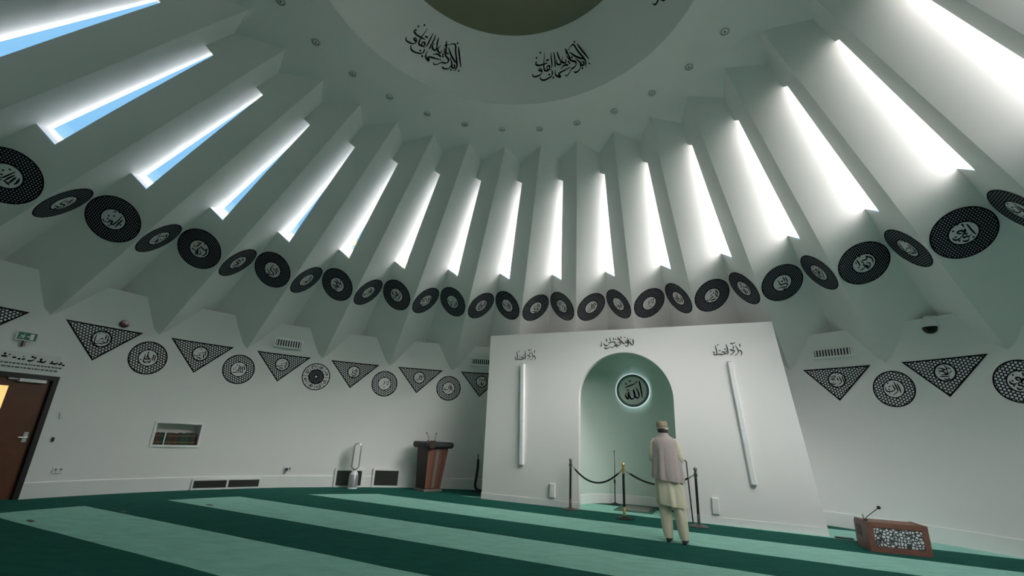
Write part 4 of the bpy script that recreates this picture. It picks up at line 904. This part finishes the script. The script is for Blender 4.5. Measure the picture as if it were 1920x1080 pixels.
# black bent stand by the mihrab wall
c = V((-1.22, 8.25, 0)); root = empty('bent_stand', 'black bent floor stand beside the left end of the mihrab wall', 'stand', c)
bp_ = [(-.02, 0, .90), (-.015, 0, .78), (-.01, 0, .6), (-.03, 0, .35), (-.05, 0, .16), (-.01, 0, .07), (.10, 0, .035), (.26, 0, .03)]
part(MB().tube([c+V(q) for q in smooth_line(bp_, 5)], [.012]*6+[.032]*30, 10), 'bent_pole', M_BLACK, root, True)
part(MB().loft([[c+V((x, y, z)) for x, y in ((-.12, -.10), (.3, -.12), (.3, .12), (-.12, .10))] for z in (0, .02)]), 'foot_plate', M_BLACK, root)
# low lectern on the right
lx = (V((6.154, 3.736, 0))-V((5.421, 3.897, 0))); lx.normalize(); ly = V((-lx.y, lx.x, 0)); lo_ = V((5.421, 3.897, 0))
LMx = Matrix(((lx.x, ly.x, 0, lo_.x), (lx.y, ly.y, 0, lo_.y), (0, 0, 1, 0), (0, 0, 0, 1))); LW, LD_, LH = .75, .55, .40
root = empty('floor_lectern', 'low brown wooden floor lectern with pale lattice panel by the right wall', 'lectern', LMx @ V((LW/2, LD_/2, 0)))
mb = MB(LMx); t = .075
mb.box((0, 0, 0), (t, .03, LH)).box((LW-t, 0, 0), (LW, .03, LH)).box((t, 0, LH-.07), (LW-t, .03, LH)).box((t, 0, 0), (LW-t, .03, .075)); part(mb, 'front_frame', M_WOOD, root)
def lecside(x0, x1):
    pr = [(.03, 0), (LD_-.04, 0), (LD_, .10), (LD_, LH-.05), (LD_-.06, LH+.0), (.03, LH)]
    return [[(x, y, z) for y, z in pr] for x in (x0, x1)]
part(MB(LMx).loft(lecside(.0, .03)), 'side_panel', M_WOOD, root); part(MB(LMx).loft(lecside(LW-.03, LW)), 'side_panel', M_WOOD, root)
part(MB(LMx).box((-.004, .27, .16), (.002, .46, .32)), 'hand_slot', M_BLACK, root)
part(MB(LMx).box((.03, .03, LH-.03), (LW-.03, LD_-.05, LH-.008)).box((.03, LD_-.03, .05), (LW-.03, LD_-.012, LH-.06)), 'desk_top', M_WOOD, root)
def lattice_mat():
    m = mat('lectern_lattice', (.7, .72, .74), .5); N, L, b = nodes(m); tc = N.new('ShaderNodeTexCoord'); mp = N.new('ShaderNodeMapping'); mp.inputs['Scale'].default_value = (25, 25, 25); L.new(tc.outputs['Object'], mp.inputs[0])
    vo = N.new('ShaderNodeTexVoronoi'); vo.feature = 'DISTANCE_TO_EDGE'; vo.inputs['Scale'].default_value = 1.0; vo.inputs['Randomness'].default_value = .85; L.new(mp.outputs[0], vo.inputs['Vector'])
    cr = N.new('ShaderNodeMapRange'); L.new(vo.outputs['Distance'], cr.inputs[0]); cr.inputs[1].default_value = .12; cr.inputs[2].default_value = .2
    mx = N.new('ShaderNodeMixRGB'); mx.inputs[1].default_value = (.05, .055, .055, 1); mx.inputs[2].default_value = (.78, .80, .82, 1); L.new(cr.outputs[0], mx.inputs[0]); L.new(mx.outputs[0], b.inputs['Base Color']); return m
part(MB(LMx).box((t-.005, .014, .07), (LW-t+.005, .026, LH-.065)), 'lattice_panel', lattice_mat(), root)
part(MB(LMx).box((t, .006, LH-.076), (LW-t, .02, LH-.07)).box((t, .004, .075), (LW-t, .014, .081)), 'inner_bead', M_WOODD, root)
mp0 = V((.03, .12, LH)); part(MB(LMx).lathe([(0, 0), (.03, 0), (.024, .02), (0, .02)], mp0, 14).tube([mp0+V((0, 0, .01)), mp0+V((.02, .0, .05)), mp0+V((.12, .02, .125)), mp0+V((.20, .03, .185))], .006, 8).ball(mp0+V((.21, .03, .195)), .027, 12), 'microphone', M_BLACK, root, True)
part(MB(LMx).tube([mp0+V((-.005, .03, .0)), mp0+V((-.02, .03, .085))], .007, 8), 'switch_stalk', M_GUN, root, True)
# small dark floor bits
c = V((5.52, 4.90, 0)); root = tag(MB().box((-.06, -.05, .0), (.20, .04, .018), Matrix.Translation(c) @ Matrix.Rotation(-.31, 4, 'Z')).build('floor_plate', M_BLACK), 'small flat black plate on the carpet at right foot of mihrab wall', 'floor plate')
for (x, y), lab in (((-6.221, 1.968), 'dark floor marker at near edge of the leftmost pale carpet stripe'), ((-5.806, 2.944), 'dark floor marker at far edge of the leftmost pale carpet stripe'), ((-5.199, 3.995), 'dark floor marker on the second pale carpet stripe from the front')):
    tag(MB().box((-.09, -.025, .0), (.09, .025, .006), Matrix.Translation((x, y, 0)) @ Matrix.Rotation(-.5, 4, 'Z')).build('floor_marker', M_BLACK), lab, 'floor marker', 'dark floor markers')
# trees outside the slits on the left
M_LEAF = mat('yellow_green_leaves', (.16, .22, .035), .6, noise=(3, .5)); M_BARK = mat('bark', (.09, .065, .045), .9, bump=(20, .6))
def tree(x, y, h, r, lab, n=900):
    c = V((x, y, 0)); root = empty('tree', lab, 'tree', c, 'trees outside the window slits'); mb = MB()
    for i in range(n):
        a, b = random.uniform(0, 2*PI), math.acos(random.uniform(-1, 1)); q = c+V((math.sin(b)*math.cos(a), math.sin(b)*math.sin(a), math.cos(b)))*r*random.uniform(.35, 1)**.6+V((0, 0, h-r))
        u = V((random.gauss(0, 1), random.gauss(0, 1), random.gauss(0, 1))).normalized(); w_ = u.orthogonal().normalized(); s = random.uniform(.10, .2); t = u.cross(w_)
        mb.face([q-w_*s, q+t*s*.45, q+w_*s, q-t*s*.45])
    part(mb, 'crown', M_LEAF, root)
    part(MB().tube([c, c+V((.1, 0, h*.4)), c+V((0, .1, h*.8))], [.22, .17, .06], 8).tube([c+V((.08, 0, h*.4)), c+V((r*.5, 0, h*.75))], [.1, .03], 6).tube([c+V((.08, 0, h*.45)), c+V((-r*.5, .2, h*.8))], [.1, .03], 6), 'trunk', M_BARK, root, True)
tree(-7.2, 11.6, 8.75, 2.2, 'yellow green tree seen through foot of the sixth window slit'); tree(-7.0, 17.3, 10.9, 2.8, 'yellow green tree seen through foot of the seventh window slit')
# ------------------------------------------------------------------ the standing man
XM = Matrix(((WD.x, -NF.x, 0, 2.56), (WD.y, -NF.y, 0, 3.57), (0, 0, 1, 0), (0, 0, 0, 1)))   # x right, y forward (towards the niche), z up
def lean(z): 
    ks = [(0, 0), (.3, -.03), (.5, -.05), (.87, -.085), (1.2, -.095), (1.45, -.105), (1.6, -.135), (1.8, -.15)]
    for (a, b), (c, d) in zip(ks, ks[1:]):
        if z <= c: return b+(d-b)*(z-a)/(c-a)
    return ks[-1][1]
man = empty('person', 'man in mauve grey waistcoat and cream tunic standing back to us before the niche', 'person', XM.translation)
def ell(cx, cy, z, a, b, n=48, fold=0, nf=9, ph=0.0, tilt=0.0, flat=0.0):
    r = []
    for i in range(n):
        t = 2*PI*i/n; k = 1+fold*(math.sin(nf*t+ph)+.5*math.sin((nf*2-3)*t+1.7*ph)); x, y = a*k*math.cos(t), b*k*math.sin(t)
        r.append((cx+lean(z)+x, cy+y, z+tilt*x))
    return r
# body: one skinned skeleton
bm = bmesh.new(); lay = bm.verts.layers.skin.verify()
def jv(p, r, parent=None, r2=None):
    v = bm.verts.new(XM @ V((p[0]+lean(p[2]), p[1], p[2]))-V(man.location)); v[lay].radius = (r, r2 or r)
    if parent: bm.edges.new((parent, v))
    return v
pel = jv((0, .0, .90), .115); pel[lay].use_root = True
sp1 = jv((0, .0, 1.08), .105, pel); sp2 = jv((0, -.01, 1.28), .11, sp1); sp3 = jv((0, -.01, 1.40), .09, sp2); nk = jv((0, .01, 1.495), .052, sp3)
hd0 = jv((0, .03, 1.545), .062, nk); hd1 = jv((0, .045, 1.60), .078, hd0); hd2 = jv((0, .045, 1.66), .074, hd1); hd3 = jv((0, .045, 1.695), .045, hd2)
nose = jv((0, .135, 1.585), .012, hd1); chin = jv((0, .10, 1.53), .028, hd0)
for s in (-1, 1):
    jv((s*.083, .035, 1.585), .014, hd1)
    hp = jv((s*.085, .0, .86), .095, pel); kn = jv((s*.10, .01, .48), .058, hp); an = jv((s*.104, -.01-.05*(s > 0), .09), .038, kn); hl = jv((s*.104, -.01-.05*(s > 0), .045), .036, an); toe = jv((s*.115, .15-.05*(s > 0), .03), .03, hl)
    sh = jv((s*.150, -.01, 1.395), .048, sp3); el = jv((s*.205, -.02, 1.17), .045, sh); wr = jv((s*.075, .20, 1.17), .028, el)
    pm_ = jv((s*.03, .225, 1.165), .026, wr); pk = jv((-s*.012, .235, 1.16), .022, pm_)
    for f_ in range(4):
        z = 1.185-.02*f_; L_ = (.05, .058, .054, .042)[f_]
        k1 = jv((-s*.03, .238+.004*s, z), .009, pk); k2 = jv((-s*(.03+L_*.5), .236, z-.004), .0085, k1); jv((-s*(.03+L_), .222, z-.008), .0075, k2)
    t1 = jv((s*.01, .225, 1.20), .011, pm_); t2 = jv((-s*.02, .222, 1.215), .0095, t1); jv((-s*.042, .218, 1.22), .008, t2)
me = bpy.data.meshes.new('body'); bm.to_mesh(me); bm.free(); me.materials.append(M_SKIN)
body = bpy.data.objects.new('body', me); COL.objects.link(body); body.parent = man
md = body.modifiers.new('skin', 'SKIN'); md.use_smooth_shade = True; md.branch_smoothing = .6
body.modifiers.new('sub', 'SUBSURF').levels = 1; body.modifiers['sub'].render_levels = 2
def mpart(mb, name, m, label=None): return part(mb, name, m, man, 'all', label)
# trousers: two wide legs
mb = MB(XM)
for s, dy in ((-1, 0), (1, -.05)):
    rings = []
    for z, a, b, y in ((.055, .060, .075, .0), (.10, .068, .085, .0), (.2, .078, .092, .0), (.32, .085, .095, .005), (.48, .092, .10, .01), (.62, .098, .115, .0), (.80, .105, .13, 0)):
        k = 1-z/.8; rings.append(ell(s*(.104-.004*k)+.012*s*k, y+dy*k-.01, z, a, b, 32, .05, 5, z*5+s))
    mb.loft(rings, cap=False)
mpart(mb, 'trousers', M_CREAM)
# long tunic with sleeves
mb = MB(XM); rings = []
for z, a, b, fo in ((.495, .205, .185, .075), (.51, .208, .187, .075), (.62, .205, .18, .06), (.75, .200, .17, .045), (.90, .185, .15, .02), (1.05, .18, .14, .01), (1.25, .19, .14, 0), (1.38, .185, .125, 0), (1.45, .15, .10, 0), (1.485, .075, .068, 0), (1.515, .062, .06, 0)):
    rings.append(ell(0, -.005, z, a, b, 64, fo, 8, .6, -.10 if z < .8 else -.03))
mb.loft(rings, cap=False); mpart(mb, 'tunic', M_CREAM)
for s in (-1, 1):
    pts = [(s*.125, -.01, 1.43), (s*.168, -.015, 1.37), (s*.192, -.02, 1.27), (s*.208, -.02, 1.165), (s*.195, .035, 1.13), (s*.145, .12, 1.145), (s*.095, .185, 1.163)]
    mb = MB(XM); rr = []; ln = smooth_line([(x+lean(z), y, z) for x, y, z in pts], 4)
    for i, q in enumerate(ln): t = i/(len(ln)-1); rr.append((.047+.012*math.sin(PI*min(1, t*1.6)))*(1+.06*math.sin(i*2.1))*(1 if t < .8 else 1-.25*(t-.8)/.2))
    mb.tube(ln, rr, 20, cap=False); mpart(mb, 'sleeve', M_CREAM)
# waistcoat
mb = MB(XM); rings = []
for z, a, b, fo, ti in ((.845, .228, .205, .085, -.12), (.86, .230, .207, .085, -.12), (.95, .223, .197, .075, -.08), (1.08, .213, .18, .055, -.05), (1.20, .206, .165, .035, -.02), (1.32, .204, .15, .010, 0), (1.39, .202, .138, 0, 0), (1.435, .178, .115, 0, 0), (1.468, .122, .09, 0, 0), (1.495, .082, .074, 0, 0), (1.535, .066, .066, 0, 0)):
    rings.append(ell(0, -.01, z, a, b, 64, fo, 7, 2.2, ti))
mb.loft(rings, cap=False); mpart(mb, 'waistcoat', M_VEST)
mb = MB(XM); mb.tube([(x+lean(z), y, z) for x, y, z in [(0, -.125, 1.44), (0, -.165, 1.3), (.004, -.19, 1.1), (.008, -.215, .87)]], .004, 6); mpart(mb, 'back_seam', M_VEST)
# hair, cap
mb = MB(XM); rings = [ell(0, .035, z, a, b, 32) for z, a, b in ((1.525, .062, .070), (1.545, .075, .082), (1.58, .084, .090), (1.605, .085, .091))]; mb.loft(rings, cap=False)
h = mpart(mb, 'hair', M_HAIR)
mb = MB(XM); mb.loft([ell(0, .042, z, a, b, 32) for z, a, b in ((1.588, .087, .094), (1.592, .090, .097), (1.612, .090, .097), (1.614, .088, .095))], cap=False); mpart(mb, 'cap_band', mat('pale_band', (.66, .58, .5), .8))
mb = MB(XM); mb.loft([ell(0, .042, z, a, b, 32) for z, a, b in ((1.60, .088, .095), (1.66, .087, .094), (1.70, .083, .09), (1.715, .076, .083), (1.712, .05, .055))]); mpart(mb, 'cap', M_CAP)
for s, dy in ((-1, 0), (1, -.05)):
    mb = MB(XM); rr = []
    for y, w, h_ in ((-.085, .02, .03), (-.07, .036, .065), (-.02, .042, .075), (.06, .045, .06), (.12, .046, .045), (.17, .036, .035), (.185, .015, .025)):
        rr.append([(s*.112+w*math.cos(2*PI*i/16), y+dy, .002+max(0, h_*(.5+.5*math.sin(2*PI*i/16)))) for i in range(16)])
    mb.loft(rr); mpart(mb, 'shoe', M_BLACK)
st = V((3.31, 5.50, 0))
tag(MB().tube([st, st+V((-.03, -.01, .5)), st+V((-.06, -.03, 1.06))], [.013, .013, .012], 8).tube([st+V((-.06, -.03, 1.06)), st+V((-.08, -.035, 1.085)), st+V((-.12, -.04, 1.08))], .011, 8).build('walking_stick', M_WOODD, None, True), 'thin dark walking stick just right of the standing man', 'stick')
